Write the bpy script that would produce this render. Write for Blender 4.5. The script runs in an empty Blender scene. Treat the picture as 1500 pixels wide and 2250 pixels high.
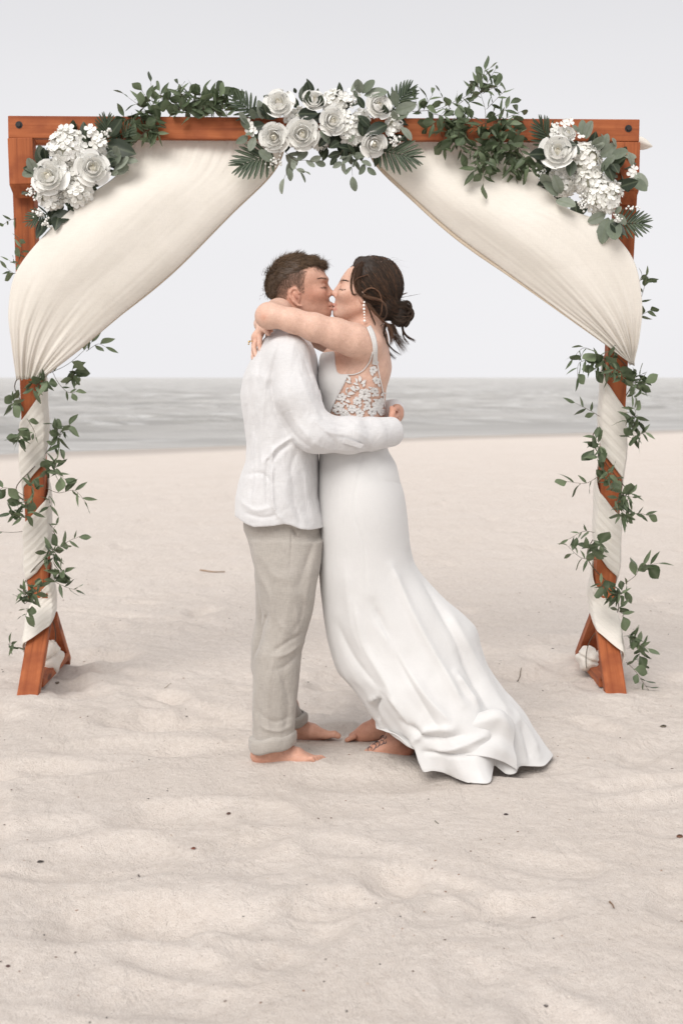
import bpy, bmesh, math, random
import numpy as np
from mathutils import Vector, Matrix, Quaternion

R = math.radians
scene = bpy.context.scene

# ------------------------------------------------------------------ camera
CAM_H = 1.36
FPX = 3125.0                      # focal length in photo pixels (50 mm on a 36 mm tall frame)
PITCH = math.atan((1125 - 829) / FPX)
cam_data = bpy.data.cameras.new("camera")
cam = bpy.data.objects.new("camera", cam_data)
scene.collection.objects.link(cam)
cam.location = (0, 0, CAM_H)
cam.rotation_euler = (math.pi / 2 - PITCH, 0, 0)
cam_data.sensor_fit = 'VERTICAL'
cam_data.sensor_height = 36.0
cam_data.lens = 50.0
cam_data.clip_start = 0.05
cam_data.clip_end = 20000
cam_data.dof.use_dof = True
cam_data.dof.focus_distance = 4.9
cam_data.dof.aperture_fstop = 4.5
scene.camera = cam

# ------------------------------------------------------------------ sky and sun (overcast)
SUN_EL, SUN_AZ = R(44), R(202)      # azimuth measured from +Y, clockwise: behind the camera, left
world = bpy.data.worlds.new("World")
scene.world = world
world.use_nodes = True
wn = world.node_tree
wn.nodes.clear()
sky = wn.nodes.new('ShaderNodeTexSky')
sky.sky_type = 'NISHITA'
sky.sun_disc = False
sky.sun_elevation = SUN_EL
sky.sun_rotation = SUN_AZ
sky.air_density = 1.0
sky.dust_density = 4.0
hs = wn.nodes.new('ShaderNodeHueSaturation')
hs.inputs['Saturation'].default_value = 0.25
hs.inputs['Value'].default_value = 1.0
tc = wn.nodes.new('ShaderNodeTexCoord')
mp = wn.nodes.new('ShaderNodeMapping')
mp.inputs['Scale'].default_value = (1.0, 1.0, 3.0)
nz = wn.nodes.new('ShaderNodeTexNoise')
nz.inputs['Scale'].default_value = 1.4
nz.inputs['Detail'].default_value = 3
rp = wn.nodes.new('ShaderNodeValToRGB')
rp.color_ramp.elements[0].position = 0.3
rp.color_ramp.elements[0].color = (4.22, 4.20, 4.32, 1)
rp.color_ramp.elements[1].position = 0.75
rp.color_ramp.elements[1].color = (4.56, 4.52, 4.62, 1)
mx = wn.nodes.new('ShaderNodeMixRGB')
mx.inputs[0].default_value = 0.95      # a closed cloud deck over the clear sky
bg = wn.nodes.new('ShaderNodeBackground')
bg.inputs['Strength'].default_value = 0.1
wo = wn.nodes.new('ShaderNodeOutputWorld')
L_ = wn.links.new
L_(sky.outputs[0], hs.inputs['Color'])
L_(tc.outputs['Generated'], mp.inputs['Vector'])
L_(mp.outputs[0], nz.inputs['Vector'])
L_(nz.outputs['Fac'], rp.inputs[0])
L_(hs.outputs[0], mx.inputs[1])
# the cloud deck is thinner and brighter towards the horizon over the sea
sxyz = wn.nodes.new('ShaderNodeSeparateXYZ')
L_(tc.outputs['Generated'], sxyz.inputs[0])
gr_ = wn.nodes.new('ShaderNodeMapRange')
gr_.interpolation_type = 'SMOOTHSTEP'
gr_.inputs['From Min'].default_value = 0.0
gr_.inputs['From Max'].default_value = 0.34
gr_.inputs['To Min'].default_value = 1.10
gr_.inputs['To Max'].default_value = 0.92
L_(sxyz.outputs['Z'], gr_.inputs['Value'])
dk = wn.nodes.new('ShaderNodeVectorMath')
dk.operation = 'SCALE'
L_(rp.outputs[0], dk.inputs[0])
L_(gr_.outputs[0], dk.inputs['Scale'])
L_(dk.outputs[0], mx.inputs[2])
L_(mx.outputs[0], bg.inputs['Color'])
L_(bg.outputs[0], wo.inputs['Surface'])

sun_data = bpy.data.lights.new("sun", 'SUN')
sun_data.energy = 1.5
sun_data.angle = R(38)
sun_data.color = (1.0, 0.965, 0.925)
sun = bpy.data.objects.new("sun", sun_data)
scene.collection.objects.link(sun)
sd = Vector((math.sin(SUN_AZ) * math.cos(SUN_EL), math.cos(SUN_AZ) * math.cos(SUN_EL), math.sin(SUN_EL)))
sun.rotation_euler = (-sd).to_track_quat('-Z', 'Y').to_euler()

scene.view_settings.view_transform = 'Standard'
scene.view_settings.look = 'None'
scene.view_settings.gamma = 1.0
scene.view_settings.exposure = 0.9
scene.view_settings.use_curve_mapping = False
scene.cycles.max_bounces = 8
scene.cycles.diffuse_bounces = 6
scene.cycles.transmission_bounces = 8
scene.cycles.transparent_max_bounces = 12
scene.cycles.use_denoising = True

# ------------------------------------------------------------------ helpers
COL = scene.collection
CP, SP = math.cos(PITCH), math.sin(PITCH)


def W(px, py, Y):
    """world point at depth Y whose photo position is (px, py)"""
    u, v = (px - 750) / FPX, (1125 - py) / FPX
    t = Y / (CP + v * SP)
    return Vector((u * t, Y, CAM_H + t * (-SP + v * CP)))


def G(px, py, z=0.0):
    """world point on height z seen at (px, py)"""
    u, v = (px - 750) / FPX, (1125 - py) / FPX
    t = (z - CAM_H) / (-SP + v * CP)
    return Vector((u * t, t * (CP + v * SP), z))


def tag(o, label=None, cat=None, group=None, kind=None):
    if label: o['label'] = label
    if cat: o['category'] = cat
    if group: o['group'] = group
    if kind: o['kind'] = kind
    return o


def empty(name, loc, label=None, cat=None, group=None):
    o = bpy.data.objects.new(name, None)
    COL.objects.link(o)
    o.location = loc
    o.empty_display_size = 0.1
    return tag(o, label, cat, group)


def link(name, me, mat=None, parent=None, smooth=True):
    """one mesh object; coordinates given in world space, kept when parented"""
    if mat is not None and not me.materials:
        me.materials.append(mat)
    if smooth:
        me.polygons.foreach_set('use_smooth', np.ones(len(me.polygons), dtype=bool))
    o = bpy.data.objects.new(name, me)
    COL.objects.link(o)
    if parent is not None:
        o.parent = parent
        o.matrix_parent_inverse = world_of(parent).inverted()
    return o


def world_of(o):
    m = Matrix.LocRotScale(o.location, o.rotation_euler, o.scale)
    if o.parent is not None:
        m = world_of(o.parent) @ o.matrix_parent_inverse @ m
    return m


def mesh_np(name, verts, faces, cols=None):
    """fast mesh from numpy verts (n,3) and quads/tris (m,k)"""
    verts = np.asarray(verts, dtype=np.float32)
    faces = np.asarray(faces, dtype=np.int32)
    me = bpy.data.meshes.new(name)
    me.vertices.add(len(verts))
    me.vertices.foreach_set('co', verts.ravel())
    k = faces.shape[1]
    me.loops.add(faces.size)
    me.loops.foreach_set('vertex_index', faces.ravel())
    me.polygons.add(len(faces))
    me.polygons.foreach_set('loop_start', np.arange(0, faces.size, k, dtype=np.int32))
    me.update(calc_edges=True)
    me.validate()
    if cols is not None:
        at = me.color_attributes.new('Col', 'FLOAT_COLOR', 'POINT')
        c4 = np.ones((len(verts), 4), dtype=np.float32)
        c4[:, :3] = cols
        at.data.foreach_set('color', c4.ravel())
    return me


def grid_faces(nr, nc, wrap=False):
    """quads for nr rows x nc columns of vertices"""
    r = np.arange(nr - 1)[:, None]
    c = np.arange(nc if wrap else nc - 1)[None, :]
    a = r * nc + c
    b = r * nc + (c + 1) % nc
    return np.stack([a, b, b + nc, a + nc], -1).reshape(-1, 4)


def hashnoise(seed):
    rng = np.random.RandomState(seed)
    return rng.rand(64, 64).astype(np.float32)


def vnoise2(x, y, seed=0):
    """smooth 2-D value noise, 0..1"""
    t = hashnoise(seed)
    xi, yi = np.floor(x).astype(int), np.floor(y).astype(int)
    fx, fy = x - xi, y - yi
    fx, fy = fx * fx * fx * (fx * (fx * 6 - 15) + 10), fy * fy * fy * (fy * (fy * 6 - 15) + 10)
    a, b = t[xi % 64, yi % 64], t[(xi + 1) % 64, yi % 64]
    c, d = t[xi % 64, (yi + 1) % 64], t[(xi + 1) % 64, (yi + 1) % 64]
    return (a * (1 - fx) + b * fx) * (1 - fy) + (c * (1 - fx) + d * fx) * fy


def sstep(a, b, x):
    t = np.clip((x - a) / (b - a), 0, 1)
    return t * t * (3 - 2 * t)


def catmull(pts, n):
    """n points along a smooth curve through pts (k,d)"""
    P = np.asarray(pts, dtype=float)
    if len(P) == 2:
        t = np.linspace(0, 1, n)[:, None]
        return P[0] * (1 - t) + P[1] * t
    Q = np.vstack([2 * P[0] - P[1], P, 2 * P[-1] - P[-2]])
    s = np.linspace(0, len(P) - 1 - 1e-9, n)
    i = np.floor(s).astype(int)
    f = (s - i)[:, None]
    p0, p1, p2, p3 = Q[i], Q[i + 1], Q[i + 2], Q[i + 3]
    return 0.5 * ((2 * p1) + (-p0 + p2) * f + (2 * p0 - 5 * p1 + 4 * p2 - p3) * f ** 2 + (-p0 + 3 * p1 - 3 * p2 + p3) * f ** 3)


def tube_data(path, rad, ns=6):
    """tube verts/faces along path (n,3) with radius array"""
    P = np.asarray(path, float)
    n = len(P)
    rad = np.broadcast_to(np.asarray(rad, float), (n,))
    T = np.gradient(P, axis=0)
    T /= np.linalg.norm(T, axis=1)[:, None] + 1e-12
    ref = np.array([0.31, 0.9, 0.29]) if abs(T[0] @ np.array([0.31, 0.9, 0.29])) < 0.9 else np.array([1.0, 0, 0])
    N = np.zeros_like(P)
    prev = ref - T[0] * (ref @ T[0]); prev /= np.linalg.norm(prev)
    for i in range(n):
        prev = prev - T[i] * (prev @ T[i]); prev /= np.linalg.norm(prev) + 1e-12
        N[i] = prev
    B = np.cross(T, N)
    a = np.arange(ns) * 2 * math.pi / ns
    V = P[:, None, :] + rad[:, None, None] * (np.cos(a)[None, :, None] * N[:, None, :] + np.sin(a)[None, :, None] * B[:, None, :])
    return V.reshape(-1, 3), grid_faces(n, ns, wrap=True)


class Acc:
    """collects verts / quads of one mesh"""
    def __init__(s): s.v, s.f, s.c, s.n = [], [], [], 0
    def add(s, v, f, col=None):
        v = np.asarray(v, float); f = np.asarray(f, int)
        if f.shape[1] == 3: f = np.hstack([f, f[:, 2:3]])
        s.v.append(v); s.f.append(f + s.n); s.n += len(v)
        if col is not None: s.c.append(np.broadcast_to(np.asarray(col, float), (len(v), 3)))
    def mesh(s, name):
        V, F = np.vstack(s.v), np.vstack(s.f)
        return mesh_np(name, V, F, np.vstack(s.c) if s.c else None)


# ------------------------------------------------------------------ material helpers
def mat_new(name):
    m = bpy.data.materials.new(name)
    m.use_nodes = True
    nt = m.node_tree
    b = nt.nodes['Principled BSDF']
    return m, nt, b


def nd(nt, t, **kw):
    n = nt.nodes.new(t)
    for k, v in kw.items():
        if k in n.inputs.keys(): n.inputs[k].default_value = v
        else: setattr(n, k, v)
    return n


def ramp(nt, fac, stops):
    r = nt.nodes.new('ShaderNodeValToRGB')
    els = r.color_ramp.elements
    while len(els) < len(stops): els.new(0.5)
    for e, (p, c) in zip(els, stops):
        e.position = p
        e.color = (*c, 1) if len(c) == 3 else c
    nt.links.new(fac, r.inputs[0])
    return r.outputs[0]


def coords(nt, scale=(1, 1, 1), kind='Object'):
    t = nt.nodes.new('ShaderNodeTexCoord')
    m = nt.nodes.new('ShaderNodeMapping')
    m.inputs['Scale'].default_value = scale
    nt.links.new(t.outputs[kind], m.inputs['Vector'])
    return m.outputs[0]


def noise(nt, vec, scale, detail=4, rough=0.55, dist=0.0):
    n = nt.nodes.new('ShaderNodeTexNoise')
    n.inputs['Scale'].default_value = scale
    n.inputs['Detail'].default_value = detail
    n.inputs['Roughness'].default_value = rough
    n.inputs['Distortion'].default_value = dist
    if vec is not None: nt.links.new(vec, n.inputs['Vector'])
    return n.outputs['Fac']


def bump(nt, h, strength=0.3, dist=0.01, normal=None):
    b = nt.nodes.new('ShaderNodeBump')
    b.inputs['Strength'].default_value = strength
    b.inputs['Distance'].default_value = dist
    nt.links.new(h, b.inputs['Height'])
    if normal is not None: nt.links.new(normal, b.inputs['Normal'])
    return b.outputs[0]


def mixc(nt, fac, a, b, mode='MIX'):
    m = nt.nodes.new('ShaderNodeMixRGB')
    m.blend_type = mode
    for i, x in ((0, fac), (1, a), (2, b)):
        if hasattr(x, 'links'): nt.links.new(x, m.inputs[i])
        elif i == 0: m.inputs[0].default_value = x
        else: m.inputs[i].default_value = (*x, 1)
    return m.outputs[0]


def translucent(nt, b, amount, col_socket=None, tint=None):
    """thin-sheet look: part of the light falling on one side leaves through the other"""
    tr = nt.nodes.new('ShaderNodeBsdfTranslucent')
    mx_ = nt.nodes.new('ShaderNodeMixShader')
    mx_.inputs[0].default_value = amount
    src = b.inputs['Base Color'].links[0].from_socket if b.inputs['Base Color'].links else None
    if src is not None: nt.links.new(src, tr.inputs['Color'])
    else: tr.inputs['Color'].default_value = b.inputs['Base Color'].default_value
    out = [n for n in nt.nodes if n.type == 'OUTPUT_MATERIAL'][0]
    nt.links.new(b.outputs[0], mx_.inputs[1])
    nt.links.new(tr.outputs[0], mx_.inputs[2])
    nt.links.new(mx_.outputs[0], out.inputs['Surface'])
# ------------------------------------------------------------------ sand and sea
SEA_Z = -0.35


def shore_s(x, y):
    """metres of dry land left before the waterline (negative: out at sea)"""
    return (37.5 + 0.82 * x + 0.8 * np.sin(x * 0.22 + 1.0) + 0.35 * np.sin(x * 0.61) - y) * 0.85


_rng = np.random.RandomState(7)
FOOT = []
for _ in range(900):                                   # worn footprints all over the beach
    fy = 2.2 + 18 * _rng.rand() ** 1.0
    fx = (_rng.rand() - 0.5) * (2.4 + fy * 0.9)
    if abs(fx - 0.05) < 0.95 and 4.45 < fy < 5.45: continue
    FOOT.append((fx, fy, _rng.rand() * math.pi, 0.12 + 0.07 * _rng.rand(), 0.055 + 0.03 * _rng.rand(), 0.006 + 0.020 * _rng.rand() ** 1.8))
def _fp(px, py, ang, a, b, d): g = G(px, py); FOOT.append((g.x, g.y, ang, a, b, d * 1.5))
for q in ((200, 1890, .2, .22, .14, .018), (60, 1830, .3, .2, .1, .014), (390, 1795, .1, .19, .12, .026), (330, 2020, .1, .24, .12, .030),
          (610, 2030, .2, .15, .11, .020), (740, 1988, .2, .11, .08, .022), (1140, 1998, 0, .13, .09, .020), (350, 2190, 0, .16, .1, .016),
          (570, 2100, .3, .08, .06, .012), (560, 1900, .3, .16, .1, .012), (830, 1715, 0, .26, .12, .018),
          (440, 1580, .2, .3, .14, .03), (320, 1575, .1, .16, .12, .025), (280, 1640, .2, .24, .1, .02), (430, 1645, .1, .2, .1, .018),
          (780, 1480, .4, .2, .12, .03), (745, 1500, .4, .14, .1, .03), (770, 1600, .1, .16, .07, .03), (1150, 1690, .1, .16, .08, .014),
          (1265, 1410, .2, .2, .12, .03), (1225, 1480, .4, .26, .16, .03), (150, 1470, 0, .2, .12, .03), (210, 1440, .3, .2, .14, .035),
          (1460, 1760, .3, .26, .07, .016), (1440, 1720, .3, .26, .06, .016), (30, 1690, 0, .3, .08, .02)):
    _fp(*q)
MOUND = []
for q in ((62, 1535, .17, .025), (1352, 1545, .17, .025), (600, 1672, .12, .016), (665, 1674, .10, .012), (640, 1612, .12, .014), (810, 1668, .09, .022), (880, 1672, .12, .012), (700, 1680, .08, .01), (115, 1480, .16, .03), (1290, 1475, .16, .03)):
    g = G(q[0], q[1]); MOUND.append((g.x, g.y, q[2], q[3]))


def sand_z(x, y):
    x = np.asarray(x, float); y = np.asarray(y, float)
    s = shore_s(x, y)
    z = SEA_Z * (1 - sstep(-2, 24, s)) * 1.0 - 0.05 * np.clip(-s, 0, 400) * 0.3
    damp = np.exp(-((x - 0.0) / 0.75) ** 4 - ((y - 4.95) / 0.5) ** 4)
    near = 1 - sstep(24, 33, y)
    wv = (vnoise2(x * 0.9 + 3, y * 0.75, 1) - 0.5) * 0.020 + (vnoise2(x * 2.6, y * 2.2 + 9, 2) - 0.5) * 0.010 \
        + (vnoise2(x * 6.5, y * 6.1, 3) - 0.5) * 0.007 + (vnoise2(x * 15, y * 15, 4) - 0.5) * 0.0042 + (vnoise2(x * 34, y * 34, 9) - 0.5) * 0.0022
    tram = np.exp(-((x - 0.1) / 0.9) ** 2 - ((y - 5.6) / 0.7) ** 2) + np.exp(-((x + 1.2) / 0.5) ** 2 - ((y - 6.3) / 0.5) ** 2) + np.exp(-((x - 1.2) / 0.5) ** 2 - ((y - 6.3) / 0.5) ** 2)
    wv = wv + tram * ((vnoise2(x * 11, y * 11, 10) - 0.5) * 0.022 + (vnoise2(x * 23, y * 23, 12) - 0.5) * 0.012)
    rip = np.sin((y * 0.8 + x * 0.35 + 0.25 * vnoise2(x * 1.2, y * 1.2, 5)) * 75) * 0.0016 * sstep(0.45, 0.75, vnoise2(x * 0.8, y * 0.8, 6))
    z = z + (wv * (1 - 0.8 * damp) + rip) * near
    rag = 0.75 + 0.5 * vnoise2(x * 9, y * 9, 8)
    for fx, fy, an, a, b, d in FOOT:
        m = (np.abs(x - fx) < 2.2 * a) & (np.abs(y - fy) < 2.2 * a)
        if not m.any(): continue
        X, Y = x[m] - fx, y[m] - fy
        c, sn = math.cos(an), math.sin(an)
        q = (((X * c + Y * sn) / a) ** 2 + ((-X * sn + Y * c) / b) ** 2) * rag[m]
        z[m] += d * (-np.exp(-q * q * 0.9) + 0.14 * np.exp(-((np.sqrt(q) - 1.45) / 0.36) ** 2))
    for fx, fy, r, h in MOUND:
        z += h * np.exp(-((x - fx) ** 2 + (y - fy) ** 2) / r ** 2)
    return z


def sand_at(x, y):
    return float(sand_z(np.array([x]), np.array([y]))[0])


def build_sand():
    ys = np.concatenate([np.linspace(-6, 1.5, 12, endpoint=False), np.geomspace(1.5, 9, 430, endpoint=False), np.geomspace(9, 60, 150, endpoint=False), np.geomspace(60, 400, 12)])
    t = np.linspace(-1, 1, 521)
    k = np.sign(t) * (0.42 * np.abs(t) + 2.0 * np.abs(t) ** 5)
    X = k[None, :] * (np.maximum(ys, 2.2)[:, None] + 0.6)
    Y = np.repeat(ys[:, None], len(t), 1)
    Z = sand_z(X.ravel(), Y.ravel())
    me = mesh_np('sand', np.stack([X.ravel(), Y.ravel(), Z], 1), grid_faces(len(ys), len(t)))
    m, nt, b = mat_new('sand')
    v = coords(nt)
    n1 = noise(nt, v, 1.9, 6, 0.6, 0.3)
    n2 = noise(nt, v, 420, 2, 0.7)
    n3 = noise(nt, v, 38, 5, 0.65)
    c = ramp(nt, n1, [(0.30, (0.68, 0.60, 0.53)), (0.52, (0.74, 0.665, 0.60)), (0.7, (0.77, 0.70, 0.64))])
    c = mixc(nt, 0.5, c, ramp(nt, n2, [(0.32, (0.45, 0.375, 0.32)), (0.58, (0.85, 0.785, 0.725))]))
    c = mixc(nt, 0.26, c, ramp(nt, n3, [(0.35, (0.50, 0.42, 0.36)), (0.60, (0.73, 0.655, 0.595))]))
    # scattered dark grains
    vo = nd(nt, 'ShaderNodeTexVoronoi', Scale=42.0)
    nt.links.new(v, vo.inputs['Vector'])
    spk = ramp(nt, vo.outputs['Distance'], [(0.045, (1, 1, 1)), (0.085, (0, 0, 0))])
    sel = ramp(nt, noise(nt, v, 21, 1), [(0.52, (0, 0, 0)), (0.60, (1, 1, 1))])
    spk = mixc(nt, 1.0, spk, sel, 'MULTIPLY')
    c = mixc(nt, spk, c, (0.20, 0.13, 0.10))
    # wet strip by the water (real moisture, by height)
    g = nt.nodes.new('ShaderNodeNewGeometry')
    sp = nt.nodes.new('ShaderNodeSeparateXYZ')
    nt.links.new(g.outputs['Position'], sp.inputs[0])
    mr = nd(nt, 'ShaderNodeMapRange')
    mr.inputs['From Min'].default_value = SEA_Z + 0.035
    mr.inputs['From Max'].default_value = SEA_Z + 0.012
    nt.links.new(sp.outputs['Z'], mr.inputs['Value'])
    c = mixc(nt, mr.outputs[0], c, (0.47, 0.42, 0.38))
    nt.links.new(c, b.inputs['Base Color'])
    b.inputs['Roughness'].default_value = 0.95
    b.inputs['Specular IOR Level'].default_value = 0.15
    h = mixc(nt, 0.45, noise(nt, v, 45, 7, 0.72), noise(nt, v, 260, 2, 0.7))
    lump = bump(nt, noise(nt, coords(nt, (1, 0.6, 1)), 7, 5, 0.6, 0.4), 0.6, 0.05)
    nt.links.new(bump(nt, h, 1.0, 0.014, lump), b.inputs['Normal'])
    o = link('sand', me, m)
    tag(o, kind='structure')


def build_sea():
    ys = np.concatenate([np.geomspace(22, 160, 420, endpoint=False), np.geomspace(160, 7000, 80)])
    t = np.linspace(-1, 1, 260)
    X = t[None, :] * (ys[:, None] * 0.9 + 8)
    Y = np.repeat(ys[:, None], len(t), 1)
    off = -shore_s(X, Y)
    warp = 3.0 * (vnoise2(X * 0.05, Y * 0.05, 11) - 0.5) * 4 + 2.0 * (vnoise2(X * 0.2, Y * 0.15, 12) - 0.5)
    ph = (off + warp)
    amp = 0.02 + 0.20 * sstep(2, 25, off) * (1 - sstep(150, 900, off))
    w = np.sin(ph * 2 * math.pi / 6.5)
    w = np.sign(w) * np.abs(w) ** 0.8
    Z = SEA_Z + amp * (0.5 * w * (0.4 + 1.2 * vnoise2(X * 0.1, Y * 0.07, 13)) + 0.9 * (vnoise2(X * 0.45, Y * 0.9, 14) - 0.5) + 0.5 * (vnoise2(X * 1.1, Y * 2.0, 15) - 0.5))
    me = mesh_np('sea', np.stack([X.ravel(), Y.ravel(), Z.ravel()], 1), grid_faces(len(ys), len(t)))
    m, nt, b = mat_new('sea_water')
    v = coords(nt, (0.22, 0.8, 1.0))
    v2 = coords(nt, (0.05, 0.22, 1.0))
    c = ramp(nt, noise(nt, v2, 1.0, 4), [(0.3, (0.36, 0.348, 0.325)), (0.7, (0.66, 0.64, 0.61))])
    fo = ramp(nt, noise(nt, v, 1.5, 7, 0.65, 0.4), [(0.50, (0, 0, 0)), (0.60, (1, 1, 1))])
    big = ramp(nt, noise(nt, v2, 0.55, 3), [(0.36, (0, 0, 0)), (0.56, (1, 1, 1))])
    fo = mixc(nt, 1.0, fo, big, 'MULTIPLY')
    # swash foam along the waterline: the water surface there is shallow and churned
    c2 = mixc(nt, mixc(nt, 0.75, (0, 0, 0), fo), c, (0.80, 0.79, 0.77))
    nt.links.new(c2, b.inputs['Base Color'])
    b.inputs['Roughness'].default_value = 0.4
    b.inputs['IOR'].default_value = 1.33
    nt.links.new(bump(nt, noise(nt, coords(nt, (0.7, 2.2, 1)), 1.6, 6, 0.65), 1.0, 0.45), b.inputs['Normal'])
    o = link('sea', me, m)
    tag(o, kind='structure')


build_sand()
build_sea()
# ------------------------------------------------------------------ wooden arch
def wood_mat(name, along, base=1.0):
    m, nt, b = mat_new(name)
    sc = [34, 34, 34]; sc[along] = 1.3
    v = coords(nt, tuple(sc))
    n = noise(nt, v, 1.0, 6, 0.6, 0.6)
    c = ramp(nt, n, [(0.30, (0.19, 0.052, 0.019)), (0.46, (0.32, 0.088, 0.029)), (0.60, (0.385, 0.115, 0.040)), (0.74, (0.46, 0.165, 0.068))])
    blot = noise(nt, coords(nt), 9, 3)
    c = mixc(nt, ramp(nt, blot, [(0.35, (0.6, 0.6, 0.6)), (0.58, (0, 0, 0))]), c, (0.20, 0.046, 0.017))
    # knots
    vo = nd(nt, 'ShaderNodeTexVoronoi', Scale=1.0)
    sk = [11, 11, 11]; sk[along] = 3.2
    nt.links.new(coords(nt, tuple(sk)), vo.inputs['Vector'])
    c = mixc(nt, ramp(nt, vo.outputs['Distance'], [(0.10, (0.9, 0.9, 0.9)), (0.20, (0, 0, 0))]), c, (0.10, 0.030, 0.014))
    # scuffs of pale wood
    sc2 = noise(nt, coords(nt), 55, 4, 0.8)
    c = mixc(nt, ramp(nt, sc2, [(0.68, (0, 0, 0)), (0.75, (0.5, 0.5, 0.5))]), c, (0.62, 0.40, 0.26))
    nt.links.new(c, b.inputs['Base Color'])
    b.inputs['Roughness'].default_value = 0.7
    b.inputs['Specular IOR Level'].default_value = 0.3
    nt.links.new(bump(nt, n, 0.35, 0.004), b.inputs['Normal'])
    return m


M_WOODX = wood_mat('stained_wood_horizontal', 0)
M_WOODZ = wood_mat('stained_wood_upright', 2)
m, nt, b = mat_new('dark_iron')
b.inputs['Base Color'].default_value = (0.035, 0.032, 0.032, 1)
b.inputs['Metallic'].default_value = 0.6
b.inputs['Roughness'].default_value = 0.5
M_IRON = m


def board(name, p0, p1, w, t, mat, parent, up=None, bev=0.004, seg=2):
    """bevelled board from p0 to p1 (centre line); w across x-ish, t across y-ish"""
    p0, p1 = Vector(p0), Vector(p1)
    d = p1 - p0
    L = d.length
    bm = bmesh.new()
    bmesh.ops.create_cube(bm, size=1.0)
    bmesh.ops.scale(bm, vec=(w, t, L), verts=bm.verts)
    bmesh.ops.bevel(bm, geom=bm.edges[:], offset=bev, segments=seg, affect='EDGES', profile=0.6)
    me = bpy.data.meshes.new(name)
    bm.to_mesh(me); bm.free()
    me.materials.append(mat)
    o = bpy.data.objects.new(name, me)
    COL.objects.link(o)
    z = d.normalized()
    x = Vector((1, 0, 0)) if up is None else Vector(up)
    x = (x - z * x.dot(z)).normalized()
    y = z.cross(x)
    rot = Matrix((x, y, z)).transposed()
    o.parent = parent
    o.matrix_parent_inverse = world_of(parent).inverted()
    o.matrix_basis = Matrix.Translation((p0 + p1) / 2) @ rot.to_4x4()
    return o


AY = 6.02                                        # front face of the top beam
arch = empty('wedding_arch', (-0.06, AY, 0), 'orange brown stained wooden wedding arch standing on the sand', 'arch')
tl, tr = W(18, 254, AY), W(1404, 261, AY)
bl, br = W(18, 303, AY), W(1404, 312, AY)
BT = 0.045
cy = AY + BT / 2
# the beam board lies along X: its wood grain runs along the board
o = board('top_beam', ((tl + bl) / 2) * 1 + Vector((0, BT / 2, 0)), ((tr + br) / 2) + Vector((0, BT / 2, 0)), (tl - bl).length, BT, M_WOODZ, arch, up=(0, 0, 1))
# second beam behind the posts
board('rear_beam', Vector((tl.x + 0.01, AY + 0.165, (tl.z + bl.z) / 2 - 0.004)), Vector((tr.x - 0.01, AY + 0.165, (tr.z + br.z) / 2 - 0.004)), 0.088, 0.04, M_WOODZ, arch, up=(0, 0, 1))


def bolt(p, parent):
    bm = bmesh.new()
    bmesh.ops.create_cone(bm, cap_ends=True, segments=6, radius1=0.010, radius2=0.009, depth=0.009)
    r = bmesh.ops.create_cone(bm, cap_ends=True, segments=14, radius1=0.015, radius2=0.015, depth=0.003, matrix=Matrix.Translation((0, 0, -0.004)))
    me = bpy.data.meshes.new('bolt'); bm.to_mesh(me); bm.free()
    me.transform(Matrix.Translation(p) @ Matrix.Rotation(R(90), 4, 'X'))
    link('bolt', me, M_IRON, parent, smooth=False)


bolt(W(42, 274, AY - 0.004), arch)
bolt(W(1380, 282, AY - 0.004), arch)

POST, LEG = {}, {}
for side in (-1, 1):
    if side < 0:
        top = W(52, 306, AY + 0.095); low = W(88, 1300, 6.28)
        blk0, blk1 = W(47, 304.5, AY + 0.02), W(51, 406, AY + 0.02)
        leg0, leg1 = W(93, 1352, 6.255), W(62, 1535, 5.93)
        rear0, rear1 = W(104, 1352, 6.34), W(134, 1447, 6.80)
    else:
        top = W(1378, 314, AY + 0.095); low = W(1325, 1300, 6.28)
        blk0, blk1 = W(1376, 313.5, AY + 0.02), W(1373, 420, AY + 0.02)
        leg0, leg1 = W(1326, 1352, 6.255), W(1353, 1540, 5.93)
        rear0, rear1 = W(1318, 1352, 6.34), W(1285, 1435, 6.80)
    POST[side] = (top, low)
    LEG[side] = (leg0, leg1)
    d = (low - top).normalized()
    board('post', top + Vector((0, 0, 0.0)), low + d * 0.02, 0.088, 0.088, M_WOODZ, arch)
    board('corner_block', blk0, blk1, 0.104, 0.045, M_WOODZ, arch)
    # bevelled lower end of the block
    wd, tk, h = 0.052, 0.0225, 0.052
    q = Vector((blk1.x, blk1.y, blk1.z))
    vs = [(-wd, -tk, 0), (wd, -tk, 0), (wd, tk, 0), (-wd, tk, 0), (-wd + 0.012, tk - 0.004, -h), (wd - 0.012, tk - 0.004, -h), (wd - 0.012, tk, -h), (-wd + 0.012, tk, -h)]
    me = bpy.data.meshes.new('block_chamfer')
    me.from_pydata([Vector(v) + q + Vector((0, 0, -0.0005)) for v in vs], [], [(0, 1, 5, 4), (1, 2, 6, 5), (2, 3, 7, 6), (3, 0, 4, 7), (4, 5, 6, 7), (3, 2, 1, 0)])
    link('block_chamfer', me, M_WOODZ, arch, smooth=False)
    dl = (leg1 - leg0).normalized()
    board('front_leg', leg0, leg1 + dl * 0.03, 0.090, 0.042, M_WOODZ, arch)
    dr = (rear1 - rear0).normalized()
    board('rear_leg', rear0, rear1 + dr * 0.03, 0.090, 0.042, M_WOODZ, arch)
    board('ground_rail', Vector((low.x + side * 0.0, 6.12, 0.03)), Vector((low.x, 6.72, 0.035)), 0.085, 0.04, M_WOODZ, arch, up=(1, 0, 0))
# ------------------------------------------------------------------ implicit surfaces (bodies and clothes)
Y0 = 5.02                      # depth of the couple's middle plane


def q(px, py, dy=0.0):
    return np.array(W(px, py, Y0 + dy))


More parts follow.
